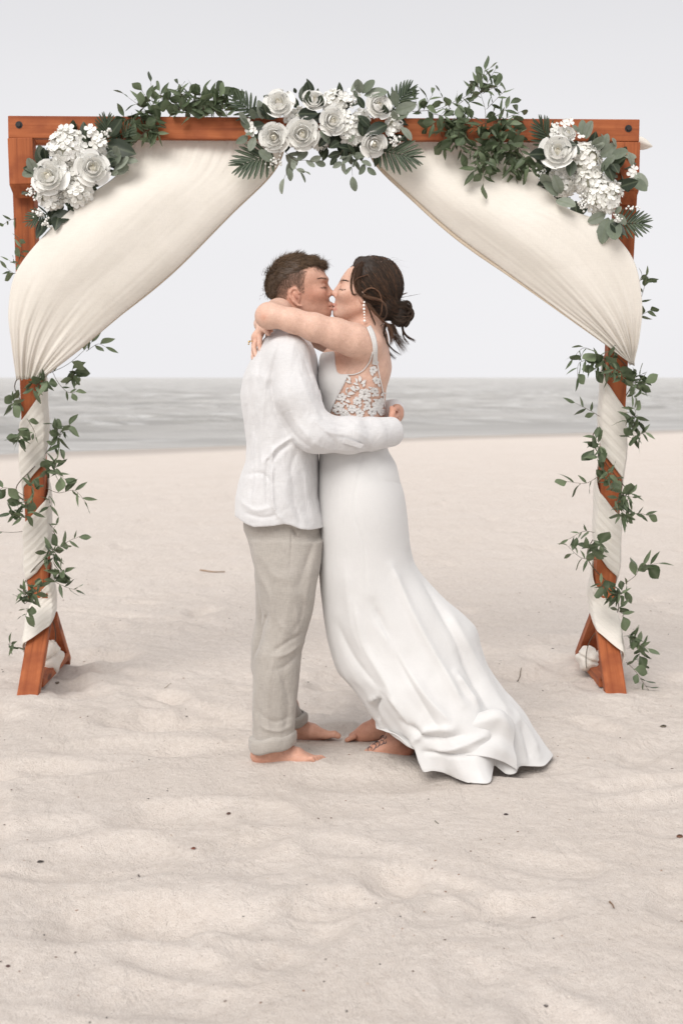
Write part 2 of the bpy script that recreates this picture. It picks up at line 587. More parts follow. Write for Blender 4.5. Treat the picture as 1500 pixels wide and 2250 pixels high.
class Field:
    def __init__(s, lo, hi, h):
        s.lo = np.minimum(lo, hi); s.hi = np.maximum(lo, hi); s.h = h
        s.n = np.ceil((s.hi - s.lo) / h).astype(int) + 1
        s.ax = [(s.lo[i] + h * np.arange(s.n[i])).astype(np.float32) for i in range(3)]
        s.F = np.full(s.n, 0.08, dtype=np.float32)

    def box(s, lo, hi):
        i0 = np.clip(np.floor((np.asarray(lo) - s.lo) / s.h).astype(int), 0, s.n)
        i1 = np.clip(np.ceil((np.asarray(hi) - s.lo) / s.h).astype(int) + 1, 0, s.n)
        sl = tuple(slice(a, b) for a, b in zip(i0, i1))
        x = s.ax[0][sl[0]][:, None, None]; y = s.ax[1][sl[1]][None, :, None]; z = s.ax[2][sl[2]][None, None, :]
        return sl, x, y, z

    def add(s, prim, k=0.02, op='u'):
        lo, hi, fn = prim
        pad = k + 2 * s.h + 0.004
        sl, x, y, z = s.box(np.asarray(lo) - pad, np.asarray(hi) + pad)
        A = s.F[sl]
        if A.size == 0: return
        B = fn(x, y, z).astype(np.float32)
        if op == 'u':
            hh = np.maximum(k - np.abs(A - B), 0) / k
            s.F[sl] = np.minimum(A, B) - hh * hh * k * 0.25
        elif op == 's':
            B = -B
            hh = np.maximum(k - np.abs(A - B), 0) / k
            s.F[sl] = np.maximum(A, B) + hh * hh * k * 0.25

    def intersect(s, D, k=0.006):
        hh = np.maximum(k - np.abs(s.F - D), 0) / k
        s.F = np.maximum(s.F, D) + hh * hh * k * 0.25

    def xyz(s):
        return s.ax[0][:, None, None], s.ax[1][None, :, None], s.ax[2][None, None, :]

    def nets(s, iso=0.0):
        F = s.F - iso
        nx, ny, nz = F.shape
        M = F < 0
        c = np.zeros((nx - 1, ny - 1, nz - 1), np.int8)
        for i in (0, 1):
            for j in (0, 1):
                for k in (0, 1):
                    c += M[i:nx - 1 + i, j:ny - 1 + j, k:nz - 1 + k]
        act = (c > 0) & (c < 8)
        ix = np.argwhere(act)
        idx = np.full(act.shape, -1, np.int32)
        idx[act] = np.arange(len(ix))
        acc = np.zeros((len(ix), 3)); cnt = np.zeros(len(ix))
        corners = [(i, j, k) for i in (0, 1) for j in (0, 1) for k in (0, 1)]
        for a in corners:
            for ax in range(3):
                if a[ax] == 1: continue
                b = list(a); b[ax] = 1
                fa = F[ix[:, 0] + a[0], ix[:, 1] + a[1], ix[:, 2] + a[2]]
                fb = F[ix[:, 0] + b[0], ix[:, 1] + b[1], ix[:, 2] + b[2]]
                m = (fa < 0) != (fb < 0)
                t = fa / (fa - fb + 1e-20)
                p = np.repeat(np.array(a, float)[None], len(ix), 0)
                p[:, ax] = t
                acc[m] += p[m]; cnt[m] += 1
        V = s.lo + s.h * (ix + acc / cnt[:, None])
        faces = []
        for ax in range(3):
            o1, o2 = [(1, 2), (2, 0), (0, 1)][ax]
            A = M.take(range(0, M.shape[ax] - 1), axis=ax); B = M.take(range(1, M.shape[ax]), axis=ax)
            sel = A != B
            e = np.argwhere(sel)
            ok = (e[:, o1] > 0) & (e[:, o2] > 0) & (e[:, o1] < F.shape[o1] - 1) & (e[:, o2] < F.shape[o2] - 1)
            e = e[ok]
            flip = A[e[:, 0], e[:, 1], e[:, 2]]
            def cell(d1, d2):
                w = e.copy(); w[:, o1] -= d1; w[:, o2] -= d2
                return idx[w[:, 0], w[:, 1], w[:, 2]]
            f = np.stack([cell(1, 1), cell(0, 1), cell(0, 0), cell(1, 0)], 1)
            f[~flip] = f[~flip][:, ::-1]
            faces.append(f)
        return V, np.vstack(faces)


def cone(a, b, ra, rb=None):
    a, b = np.asarray(a, float), np.asarray(b, float)
    rb = ra if rb is None else rb
    r = max(ra, rb)
    d = b - a; L2 = float(d @ d) + 1e-12

    def fn(x, y, z):
        t = np.clip(((x - a[0]) * d[0] + (y - a[1]) * d[1] + (z - a[2]) * d[2]) / L2, 0, 1)
        return np.sqrt((x - a[0] - t * d[0]) ** 2 + (y - a[1] - t * d[1]) ** 2 + (z - a[2] - t * d[2]) ** 2) - (ra + (rb - ra) * t)
    return np.minimum(a, b) - r, np.maximum(a, b) + r, fn


def ell(c, r, rot=None):
    c, r = np.asarray(c, float), np.asarray(r, float)
    m = np.eye(3) if rot is None else np.array(Matrix.Rotation(rot[1], 3, rot[0]))
    R_ = float(max(r)) if rot is not None else r

    def fn(x, y, z):
        x, y, z = x - c[0], y - c[1], z - c[2]
        if rot is not None:
            x, y, z = (m[0, 0] * x + m[1, 0] * y + m[2, 0] * z, m[0, 1] * x + m[1, 1] * y + m[2, 1] * z, m[0, 2] * x + m[1, 2] * y + m[2, 2] * z)
        k0 = np.sqrt((x / r[0]) ** 2 + (y / r[1]) ** 2 + (z / r[2]) ** 2)
        k1 = np.sqrt((x / r[0] ** 2) ** 2 + (y / r[1] ** 2) ** 2 + (z / r[2] ** 2) ** 2) + 1e-9
        return k0 * (k0 - 1) / k1
    return c - R_, c + R_, fn


def chain(F, pts, k=0.02, kin=None):
    """pts: list of (vec, radius): smooth tapered limb"""
    for (a, ra), (b, rb) in zip(pts[:-1], pts[1:]):
        F.add(cone(a, b, ra, rb), k)


def loft(rows, dy=0.0, n=2.0, dyrow=None):
    """rows: (py, x_left_px, x_right_px, half_width_m[, dy]) -> implicit stack of superellipses"""
    zs, xl, xr, bb, yc = [], [], [], [], []
    for r in rows:
        d = r[4] if len(r) > 4 else dy
        a, c = q(r[1], r[0], d), q(r[2], r[0], d)
        zs.append(a[2]); xl.append(a[0]); xr.append(c[0]); bb.append(r[3]); yc.append(Y0 + d)
    zs, xl, xr, bb, yc = map(np.array, (zs, xl, xr, bb, yc))
    o = np.argsort(zs); zs, xl, xr, bb, yc = zs[o], xl[o], xr[o], bb[o], yc[o]
    zf = np.linspace(zs[0], zs[-1], 160)

    def sm(v):
        w = np.interp(zf, zs, v)
        for _ in range(5): w = np.concatenate([w[:1], (w[:-2] + 2 * w[1:-1] + w[2:]) / 4, w[-1:]])
        return w
    XL, XR, BB, YC = sm(xl), sm(xr), sm(bb), sm(yc)

    def fn(x, y, z):
        zz = np.asarray(z, float).ravel()
        sh = (1, 1, -1)
        l, r, b, c = (np.interp(zz, zf, w).reshape(sh) for w in (XL, XR, BB, YC))
        a = (r - l) / 2; xc = (r + l) / 2
        u = np.abs((x - xc) / a) ** n + np.abs((y - c) / b) ** n
        d = (u ** (1.0 / n) - 1) * np.minimum(a, b)
        dz = np.maximum(zf[0] - zz, zz - zf[-1]).reshape(sh)
        return np.maximum(d, dz)
    lo = np.array([xl.min(), (yc - bb).min(), zs[0]]); hi = np.array([xr.max(), (yc + bb).max(), zs[-1]])
    return lo, hi, fn


def seg_dist2(x, z, pts):
    """distance in the (x, z) plane to a polyline"""
    d = None
    for (ax, az), (bx, bz) in zip(pts[:-1], pts[1:]):
        ux, uz = bx - ax, bz - az
        t = np.clip(((x - ax) * ux + (z - az) * uz) / (ux * ux + uz * uz + 1e-12), 0, 1)
        e = (x - ax - t * ux) ** 2 + (z - az - t * uz) ** 2
        d = e if d is None else np.minimum(d, e)
    return np.sqrt(d)


def poly_sdf(x, z, pts):
    """signed distance to a closed polygon in (x, z); negative inside"""
    P = list(pts) + [pts[0]]
    d = seg_dist2(x, z, P)
    ins = np.zeros(np.broadcast(x, z).shape, bool)
    for (ax, az), (bx, bz) in zip(P[:-1], P[1:]):
        if az == bz: continue
        c = (az > z) != (bz > z)
        ins ^= c & (x < (bx - ax) * (z - az) / (bz - az) + ax)
    return np.where(ins, -d, d)


def pxz(pts, dy):
    return [(w[0], w[2]) for w in (q(a, b, dy) for a, b in pts)]


def crease_disp(x, z, lines, dy, ka=1.0, kw=1.0):
    """sum of soft ridges (+) and valleys (-) drawn as photo-pixel polylines on the near side"""
    D = 0
    for pts, amp, wid in lines:
        amp, wid = amp * ka, wid * kw
        P = catmull(np.array(pts, float), max(2, 4 * len(pts)))
        d = seg_dist2(x, z, pxz(P, dy))
        # fade towards both ends
        e0, e1 = pxz([pts[0]], dy)[0], pxz([pts[-1]], dy)[0]
        ends = np.minimum(np.hypot(x - e0[0], z - e0[1]), np.hypot(x - e1[0], z - e1[1]))
        D = D + amp * np.exp(-(d / wid) ** 1.5) * np.clip(0.35 + ends / (wid * 4), 0, 1)
    return D


def vnoise3(x, y, z, seed=0):
    return (vnoise2(x + 0.37 * y, z + 0.21 * y, seed) + vnoise2(y * 1.1 + 0.3 * z, x - 0.4 * z + 17, seed + 1)) * 0.5


def paint(V, base, spots, far_too=True):
    """vertex colours: base plus soft spots (px, py, dy or None, radius_px, colour, strength)"""
    c = np.repeat(np.asarray(base, float)[None], len(V), 0)
    for px, py, dy, rad, col, st in spots:
        p = q(px, py, dy if dy is not None else 0)
        s = 1 / 622.0
        rx, rz = (rad if isinstance(rad, tuple) else (rad, rad))
        d = ((V[:, 0] - p[0]) / (rx * s)) ** 2 + ((V[:, 2] - p[2]) / (rz * s)) ** 2
        if dy is not None: d = d + ((V[:, 1] - p[1]) / (max(rx, rz) * s * 1.6)) ** 2
        w = (st * np.exp(-d))[:, None]
        c = c * (1 - w) + np.asarray(col, float)[None] * w
    return c


def skin_mat(name, rough=0.5):
    m, nt, b = mat_new(name)
    a = nd(nt, 'ShaderNodeVertexColor', layer_name='Col')
    v = coords(nt)
    c = mixc(nt, 0.5, a.outputs['Color'], ramp(nt, noise(nt, v, 55, 4, 0.6), [(0.3, (0.80, 0.73, 0.70)), (0.7, (1.10, 1.10, 1.09))]), 'MULTIPLY')
    c = mixc(nt, 0.45, c, ramp(nt, noise(nt, v, 240, 3, 0.7), [(0.32, (0.78, 0.70, 0.66)), (0.66, (1.10, 1.10, 1.10))]), 'MULTIPLY')
    nt.links.new(c, b.inputs['Base Color'])
    b.inputs['Roughness'].default_value = rough
    b.inputs['Specular IOR Level'].default_value = 0.35
    b.inputs['Subsurface Weight'].default_value = 0.06
    b.inputs['Subsurface Radius'].default_value = (0.010, 0.004, 0.002)
    b.inputs['Subsurface Scale'].default_value = 0.6
    nt.links.new(bump(nt, noise(nt, v, 320, 3, 0.6), 0.25, 0.004), b.inputs['Normal'])
    return m


def cloth_mat(name, col, col2, weave=900, rough=0.85, sheen=0.2, bumpst=0.25, streak=0.0, trans=0.0, spec=0.2, crinkle=0.0):
    m, nt, b = mat_new(name)
    v = coords(nt)
    c = ramp(nt, noise(nt, v, 7, 4), [(0.3, col), (0.7, col2)])
    wx = noise(nt, coords(nt, (weave, weave, weave * 0.06)), 1.0, 2)
    wz = noise(nt, coords(nt, (weave * 0.06, weave * 0.06, weave)), 1.0, 2)
    w = mixc(nt, 0.5, wx, wz)
    if streak > 0:
        c = mixc(nt, streak, c, ramp(nt, w, [(0.36, (0.55, 0.53, 0.50)), (0.64, (1.22, 1.21, 1.19))]), 'MULTIPLY')
    nt.links.new(c, b.inputs['Base Color'])
    b.inputs['Roughness'].default_value = rough
    b.inputs['Specular IOR Level'].default_value = spec
    b.inputs['Sheen Weight'].default_value = sheen
    if trans > 0:
        b.inputs['Subsurface Weight'].default_value = trans
        b.inputs['Subsurface Radius'].default_value = (0.03, 0.03, 0.03)
        b.inputs['Subsurface Scale'].default_value = 0.5
    crk = bump(nt, noise(nt, coords(nt, (1, 1, 0.55)), 26, 5, 0.6, 1.2), crinkle, 0.012) if crinkle > 0 else None
    nt.links.new(bump(nt, mixc(nt, 0.35, w, noise(nt, v, 40, 4)), bumpst, 0.004, crk), b.inputs['Normal'])
    return m


def hair_mat(name):
    m, nt, b = mat_new(name)
    a = nd(nt, 'ShaderNodeVertexColor', layer_name='Col')
    nt.links.new(a.outputs['Color'], b.inputs['Base Color'])
    b.inputs['Roughness'].default_value = 0.55
    b.inputs['Specular IOR Level'].default_value = 0.3
    return m


def strand_mesh(name, paths, widths, cols):
    """many tapered three-sided strands in one mesh; paths (m, n, 3)"""
    P = np.asarray(paths, float)
    m, n, _ = P.shape
    T = np.gradient(P, axis=1)
    T /= np.linalg.norm(T, axis=2, keepdims=True) + 1e-12
    ref = np.broadcast_to(np.array([0.2, 0.93, 0.3]), T.shape)
    N = np.cross(T, ref); N /= np.linalg.norm(N, axis=2, keepdims=True) + 1e-9
    B = np.cross(T, N)
    w = np.asarray(widths, float)[:, None] * (1 - 0.85 * np.linspace(0, 1, n)[None, :] ** 1.5)
    rings = []
    for a in (0, 2.094, 4.189):
        rings.append(P + w[..., None] * (math.cos(a) * N + math.sin(a) * B))
    V = np.stack(rings, 2).reshape(-1, 3)
    f = grid_faces(n, 3, wrap=True)
    Fc = (f[None] + (np.arange(m) * n * 3)[:, None, None]).reshape(-1, 4)
    C = np.repeat(np.asarray(cols, float), n * 3, 0)
    return mesh_np(name, V, Fc, C)


def bvh_of(o):
    from mathutils.bvhtree import BVHTree
    me = o.data
    return BVHTree.FromPolygons([v.co.copy() for v in me.vertices], [tuple(p.vertices) for p in me.polygons])


def brow_and_lashes(body, hair, M, brow, bdir, lash, face, col, rng, wid):
    """fine hairs rooted on the near side of the face"""
    bv = bvh_of(body)
    o = Vector((0, 0, CAM_H))

    def hit(px, py):
        d = (W(px, py, 5.0) - o).normalized()
        h = bv.ray_cast(o + d * 4.2, d, 1.6)
        return None if h[0] is None or h[0].y > Y0 + 0.01 else np.array(h[0])
    for name, fn, n, jit, step in (('eyebrow', brow, int(95 * wid), 1.15, None), ('eyelashes', lash, int(42 * wid), .35, None)):
        fl = []
        for _ in range(n):
            u = rng.rand()
            x, y = fn(u)
            jj = jit * (1 - .6 * u)
            a = hit(x + rng.randn() * .5, y + rng.randn() * jj)
            if a is None: continue
            if name == 'eyebrow':
                b = hit(x + bdir[0] * 4.5, y + rng.randn() * .8 + .5)
                if b is None or np.linalg.norm(a - b) > .02: continue
                pts = [a + (b - a) * t + np.array([0, -.0008, 0]) for t in np.linspace(0, 1, 5)]
            else:
                pts = [a + np.array([face * .004 * t, -.004 * t, -.0028 * t]) + np.array([0, -.0003, 0]) for t in np.linspace(0, 1, 5)]
            fl.append(pts)
        if fl:
            me = strand_mesh(name, np.array(fl), np.full(len(fl), .00036), np.tile(np.array([col]), (len(fl), 1)))
            link(name, me, M, hair)
# ------------------------------------------------------------------ the man
M_SKIN = skin_mat('skin')
groom = empty('person', (q(620, 1660)[0], Y0, 0.0),
              'barefoot person in white linen shirt and rolled beige trousers, dark short hair, kissing', 'person')


def groom_skull(F):
    F.add(ell(q(647, 622), (0.0945, 0.0745, 0.0800), ('Y', R(-20))), 0.015)
    F.add(ell(q(674, 610), (0.052, 0.060, 0.044)), 0.02)


def build_groom_body():
    # head and neck, fine grid
    F = Field(q(560, 540, -0.14), q(745, 775, 0.14), 0.0024)
    groom_skull(F)
    F.add(loft([(586, 620, 702, .058), (594, 612, 708, .064), (603, 604, 713, .069), (615, 604, 716.5, .070), (626, 606, 713, .0695), (640, 610, 714.5, .068),
                (650, 616, 719.5, .066), (657, 618, 723.5, .063), (668, 628, 725, .058), (680, 640, 724.5, .051), (690, 652, 721.5, .041), (698, 664, 711, .026)], n=2.25), 0.03)
    for s in (-1, 1):
        F.add(cone(q(655, 678, s * .048), q(708, 693, s * .017), .017, .013), 0.025)
        F.add(ell(q(700, 644, s * .047), (.022, .016, .016)), 0.03)
        F.add(cone(q(716, 614, s * .010), q(708, 613, s * .044), .0075, .006), 0.014)
        F.add(ell(q(716, 627, s * .029), (.011, .014, .009)), 0.014, 's')
        F.add(ell(q(707, 628, s * .030), (.0125, .014, .0105)), 0.006)
    ny = .004
    F.add(cone(q(714, 622, ny), q(726, 642, ny), .0062, .0088), 0.010)
    F.add(ell(q(727, 644, ny), (.0095, .0095, .0085)), 0.007)
    F.add(cone(q(714, 630, ny), q(720, 647, ny), .0075, .0095), 0.010)
    for s in (-1, 1):
        F.add(ell(q(721.5, 648.5, ny + s * .0105), (.0088, .0062, .0068)), 0.005)
        F.add(cone(q(725.5, 668.5, -.016), q(725.5, 668.5, .016), .0056), 0.008)
    F.add(cone(q(729, 669.5, -.008), q(729, 669.5, .008), .0050), 0.008)
    F.add(cone(q(727.5, 678.5, -.012), q(727.5, 678.5, .012), .0060), 0.008)
    F.add(ell(q(718, 690.5, 0), (.014, .018, .011)), 0.015)
    F.add(cone(q(721, 673.5, -.03), q(729, 673.8, 0), .0014), 0.003, 's')
    # neck
    F.add(cone(q(641, 668), q(624, 740), .060, .066), 0.035)
    F.add(cone(q(668, 690, 0), q(655, 745, 0), .032, .040), 0.03)
    for s in (-1, 1):
        y = s * .078
        F.add(ell(q(650, 653, s * .073), (.015, .007, .026)), 0.008)
        rim = [(657, 644), (652, 635), (643, 634.5), (637, 643), (638, 653), (645, 663), (655, 671), (662, 672)]
        for (a, b), (c, d) in zip(rim[:-1], rim[1:]):
            F.add(cone(q(a, b, y - s * .0), q(c, d, y), .0046), 0.003)
        F.add(ell(q(651, 654, s * .0845), (.0062, .006, .0105)), 0.004, 's')
        F.add(ell(q(657, 661, s * .083), (.003, .006, .004)), 0.003, 's')
        F.add(cone(q(646, 645, s * .081), q(652, 655, s * .080), .0032), 0.003)
    V, Fc = F.nets()
    base = np.array([0.565, 0.325, 0.238])
    red = (0.54, 0.235, 0.16)
    sp = [(690, 650, None, (24, 18), red, .45), (650, 652, None, 22, (0.66, 0.35, 0.26), .5), (652, 655, -.085, (5, 8), (0.30, 0.10, 0.07), .6),
          (700, 600, None, (22, 14), (0.64, 0.40, 0.31), .6), (715, 645, None, (9, 6), red, .4),
          (690, 683, None, (34, 18), (0.50, 0.29, 0.215), .5), (724, 661, None, (8, 5), (0.20, 0.11, 0.08), .75), (727, 688, None, (5, 8), (0.30, 0.16, 0.12), .5), (672, 672, None, (16, 14), (0.52, 0.30, 0.22), .4),
          (712, 613, -.03, (13, 2.6), (0.22, 0.11, 0.07), .75), (711, 632, -.032, (8, 2.0), (0.16, 0.08, 0.06), .85), (728, 669, None, (5, 3), (0.45, 0.19, 0.16), .5),
          (728, 680, None, (5, 3), (0.48, 0.21, 0.17), .5), (640, 708, None, (40, 18), (0.55, 0.28, 0.20), .5), (722, 652, 0, (5, 2), (0.16, .07, .05), .6)]
    C = paint(V, base, sp)
    # clipped hair on the sides: darkens towards the crown
    hx, hz = pxz([(0, 0)], 0)[0]
    P = pxz([(672, 594), (667, 612), (666, 640), (658, 644), (648, 630), (634, 640), (632, 664), (630, 690), (585, 690), (560, 600), (640, 540)], -0.05)
    d = poly_sdf(V[:, 0], V[:, 2], P)
    up = np.clip((V[:, 2] - q(640, 655)[2]) / 0.055, 0, 1)
    k = (np.clip(-d / 0.010, 0, 1) * (0.46 + 0.34 * up + 0.20 * np.clip((q(640, 0)[0] - V[:, 0]) / 0.05, 0, 1)) * (0.8 + 0.2 * np.random.RandomState(1).rand(len(V))))[:, None]
    C = C * (1 - k) + np.array([0.085, 0.052, 0.034]) * k
    acc = Acc(); acc.add(V, Fc, None); cols = [C]

    # trunk, legs and arms carried inside the clothes, coarse grid
    F = Field(q(520, 715, -0.34), q(900, 1640, 0.40), 0.009)
    F.add(loft([(735, 605, 655, .06), (760, 585, 680, .15), (800, 565, 685, .18), (870, 550, 685, .175), (950, 555, 683, .16), (1040, 552, 684, .165), (1090, 555, 680, .15), (1140, 575, 670, .12)]), 0.03)
    chain(F, [(q(628, 1120, -.08), .065), (q(628, 1250, -.095), .075), (q(622, 1410, -.095), .052), (q(605, 1500, -.095), .05), (q(603, 1625, -.095), .036)], 0.03)
    chain(F, [(q(628, 1120, .08), .065), (q(622, 1250, .12), .075), (q(600, 1410, .17), .052), (q(610, 1500, .2), .05), (q(648, 1590, .23), .036)], 0.03)
    chain(F, [(q(634, 780, -.165), .055), (q(682, 945, -.20), .045), (q(760, 950, -.18), .042), (q(855, 945, -.09), .032)], 0.02)
    chain(F, [(q(634, 780, .165), .055), (q(682, 935, .20), .045), (q(780, 920, .19), .042), (q(868, 905, .07), .032)], 0.02)
    v, f = F.nets(); acc.add(v, f); cols.append(np.repeat(base[None], len(v), 0))

    # hands clasped behind her back
    F = Field(q(815, 870, -0.16), q(900, 985, 0.14), 0.0024)
    chain(F, [(q(842, 945, -.10), .026), (q(856, 940, -.065), .024)], 0.012)                      # right wrist and palm
    F.add(ell(q(861, 936, -.045), (.016, .036, .030)), 0.012)
    for i, (py0, py1) in enumerate(((922, 915), (931, 927), (940, 938), (949, 949))):
        chain(F, [(q(863, py0, -.03), .0095), (q(867, py1, .01), .0088), (q(864, py1 + 1, .045), .0075)], 0.006)
    chain(F, [(q(858, 925, -.075), .011), (q(862, 908, -.065), .010), (q(860, 897, -.05), .0085)], 0.008)
    # left hand laid over it: fingers come round from the far side
    F.add(ell(q(872, 912, .05), (.016, .034, .030), ), 0.012)
    chain(F, [(q(866, 905, .10), .026), (q(872, 910, .06), .024)], 0.012)
    for i, (py0, py1, py2, e) in enumerate(((899, 897, 900, -.050), (909, 911, 918, -.066), (918, 924, 934, -.070), (927, 936, 948, -.062))):
        chain(F, [(q(872, py0, .035), .0098), (q(872, py1, -.015), .0092), (q(866.5, py2, e), .0078)], 0.005)
    v, f = F.nets(); acc.add(v, f)
    cols.append(paint(v, (0.60, 0.33, 0.24), [(866, 930, -.05, (8, 20), (0.55, 0.23, 0.16), .4)]))

    # feet
    for s, (ox, oy, dy, sc, zz) in enumerate(((0, 0, -.10, 1.0, 0), (56, -54, .235, .93, 0))):
        def fp(px, py, d): return q(648 + (px - 648) * sc + ox * 1.0 - (0 if s == 0 else 22), 1668 + (py - 1668) * sc + oy, dy + d * (1 if s == 0 else -1))
        F = Field(fp(535, 1560, -.075), fp(735, 1700, .075), 0.0028)
        F.add(cone(fp(597, 1600, 0), fp(593, 1642, 0), .038, .036), 0.02)
        F.add(ell(fp(572, 1660, 0), (.036, .031, .030)), 0.02)
        F.add(cone(fp(598, 1645, 0), fp(650, 1658, 0), .036, .027), 0.03)
        F.add(cone(fp(585, 1668, -.008), fp(672, 1671, -.014), .022, .019), 0.02)
        F.add(cone(fp(655, 1660, .018), fp(684, 1668, .020), .024, .017), 0.02)
        F.add(cone(fp(655, 1667, -.022), fp(676, 1671, -.024), .018, .013), 0.02)
        F.add(ell(fp(601, 1638, -.036), (.013, .010, .013)), 0.012)
        for d, x1, r, x0 in ((-.037, 692, .0085, 676), (-.022, 700, .009, 682), (-.008, 706, .0092, 687), (.006, 711, .0096, 690), (.025, 717, .0125, 692)):
            chain(F, [(fp(x0, 1668, d * .9), r * 1.15), (fp((x0 + x1) / 2, 1667, d), r), (fp(x1 - 4, 1671, d), r * .92)], 0.005)
        v, f = F.nets()
        v[:, 2] = np.maximum(v[:, 2], -0.03)
        acc.add(v, f)
        cc = paint(v, (0.60, 0.34, 0.25), [(572, 1664, None, 18, (0.58, 0.27, 0.19), .6), (712, 1670, None, 9, (0.58, 0.26, 0.19), .6), (690, 1672, None, 14, (0.58, 0.27, 0.20), .5)])
        cols.append(cc)
    me = mesh_np('body', np.vstack(acc.v), np.vstack(acc.f), np.vstack(cols))
    return link('body', me, M_SKIN, groom)


groom_body = build_groom_body()

M_LINEN = cloth_mat('white_linen', (0.615, 0.61, 0.615), (0.655, 0.65, 0.652), weave=620, streak=0.16, bumpst=0.3, sheen=0.3, trans=0.1, crinkle=0.35)
M_TROUSER = cloth_mat('beige_linen', (0.38, 0.35, 0.318), (0.43, 0.40, 0.365), weave=620, streak=0.34, bumpst=0.4, sheen=0.2, crinkle=0.3)

SHIRT_CREASE = [
    (((572, 790), (558, 900), (562, 1010), (552, 1090)), -.007, .012), (((585, 830), (574, 960), (577, 1060)), .006, .010),
    (((561, 960), (561, 1030), (556, 1100)), .007, .007), (((600, 985), (598, 1050), (602, 1110), (620, 1142)), .010, .008),
    (((590, 1000), (586, 1060), (590, 1115)), -.008, .010), (((548, 830), (540, 950), (546, 1010)), -.006, .012),
    (((642, 960), (606, 985), (580, 1015)), .007, .009), (((636, 975), (606, 1000), (596, 1030)), -.009, .009), (((655, 985), (640, 1030), (648, 1090)), -.005, .014),
    (((535, 1045), (575, 1040), (598, 1060)), -.006, .010), (((520, 1100), (560, 1120), (600, 1112)), .006, .012), (((535, 1128), (580, 1136), (612, 1128)), -.006, .010),
    (((670, 1030), (675, 1090), (690, 1150)), .005, .012), (((685, 1010), (688, 1060), (684, 1100)), -.004, .010), (((640, 1090), (655, 1130), (660, 1158)), -.005, .010),
    # armhole seam and sleeve
    (((622, 742), (606, 790), (598, 850), (608, 910), (632, 955)), -.009, .013), (((650, 742), (640, 790), (636, 850)), .004, .014),
    (((668, 790), (690, 850), (708, 892)), -.006, .009), (((655, 810), (678, 870), (702, 912)), .006, .010),
    (((716, 898), (736, 906), (752, 912)), -.009, .008), (((700, 905), (722, 928), (762, 938)), -.006, .008), (((690, 918), (718, 946), (760, 955)), .006, .010),
    (((700, 935), (730, 962), (745, 985)), -.006, .009), (((628, 860), (648, 920), (690, 968)), .005, .014), (((620, 900), (646, 950), (690, 985)), -.006, .012),
    (((740, 955), (775, 965), (808, 985)), -.005, .008), (((765, 918), (790, 935), (812, 945)), -.005, .008), (((780, 945), (806, 962), (818, 985)), .004, .008),
    (((605, 760), (596, 790), (580, 850)), .004, .012), (((690, 970), (720, 985), (760, 988)), .004, .008)]


def build_shirt():
    F = Field(q(500, 715, -0.32), q(880, 1185, 0.30), 0.0036)
    F.add(loft([(722, 606, 655, .055), (729, 598, 662, .085), (738, 587, 672, .125), (748, 579, 680, .160), (762, 569, 688, .188), (780, 559, 694, .20), (800, 549, 698, .205), (827, 536, 701, .21),
                (866, 530, 702, .21), (900, 533, 702, .205), (934, 538, 701, .20), (980, 541, 700, .198), (1014, 540, 699, .2), (1042, 530, 700, .203),
                (1090, 519, 701, .208), (1122, 514, 708, .208), (1150, 516, 716, .205), (1180, 520, 720, .205)], n=2.15), 0.02)
    chain(F, [(q(634, 778, -.165), .068), (q(654, 868, -.205), .066), (q(692, 950, -.212), .064)], 0.03)
    chain(F, [(q(692, 951, -.212), .064), (q(768, 956, -.185), .058), (q(818, 953, -.145), .052), (q(848, 950, -.105), .045)], 0.03)
    chain(F, [(q(634, 778, .165), .070), (q(680, 935, .21), .069), (q(780, 925, .19), .060), (q(862, 905, .09), .044)], 0.03)
    # neck opening
    F.add(cone(q(640, 690), q(634, 742), .062, .058), 0.008, 's')
    x, y, z = F.xyz()
    for n0, n1, rows in F_slabs(F):
        X, Y, Z = np.broadcast_arrays(x[n0:n1], y, z)
        near = np.abs(F.F[n0:n1]) < 0.03
        xs, ys, zs = X[near], Y[near], Z[near]
        s = 1 - sstep(Y0 - 0.06, Y0 + 0.02, ys)
        D = crease_disp(xs, zs, SHIRT_CREASE, -0.18, 0.6, 0.72) * s
        rn = 1 - np.abs(2 * vnoise3(xs * 9 + zs * 3, ys * 9, zs * 5, 27) - 1)
        rm = 1 - np.abs(2 * vnoise3(xs * 16 - zs * 9, ys * 16, zs * 11 + xs * 6, 28) - 1)
        D += (rn ** 3) * 0.0022 + (rm ** 3) * 0.0016 - 0.001
        # small crumples, stretched down the cloth
        D += (vnoise3(xs * 22, ys * 22, zs * 7, 21) - 0.5) * 0.004 + (vnoise3(xs * 45, ys * 45, zs * 38, 23) - 0.5) * 0.0022
        F.F[n0:n1][near] -= D
    hem = pxz([(480, 700), (480, 1138), (520, 1143), (540, 1153), (558, 1158), (600, 1154), (625, 1149.6), (640, 1153), (660, 1162), (680, 1165.5), (724, 1165.5), (900, 1165.5), (900, 700)], -0.17)
    X2, Z2 = np.broadcast_arrays(F.ax[0][:, None], F.ax[2][None, :])
    pd = poly_sdf(X2, Z2, hem).astype(np.float32)[:, None, :]
    F.intersect(np.broadcast_to(pd, F.F.shape), 0.004)
    V, Fc = F.nets()
    me = mesh_np('shirt', V, Fc)
    return link('shirt', me, M_LINEN, groom)


def F_slabs(F):
    n = F.F.shape[0]
    for a in range(0, n, 24):
        yield a, min(n, a + 24), None


shirt = build_shirt()

# turned-back cuff, sleeve tab and collar
def ring_mesh(name, path, rads, ns, mat, parent, wob=0.0, seed=0):
    v, f = tube_data(path, rads, ns)
    if wob:
        rng = np.random.RandomState(seed)
        n = len(path)
        w = 1 + wob * np.sin(np.arange(ns) * 2 * math.pi / ns * 3 + rng.rand() * 6)[None, :] + wob * 0.6 * rng.randn(n, ns)
        c = np.repeat(np.asarray(path, float), ns, 0)
        v = c + (v - c) * w.reshape(-1, 1)
    return link(name, mesh_np(name, v, f), mat, parent)


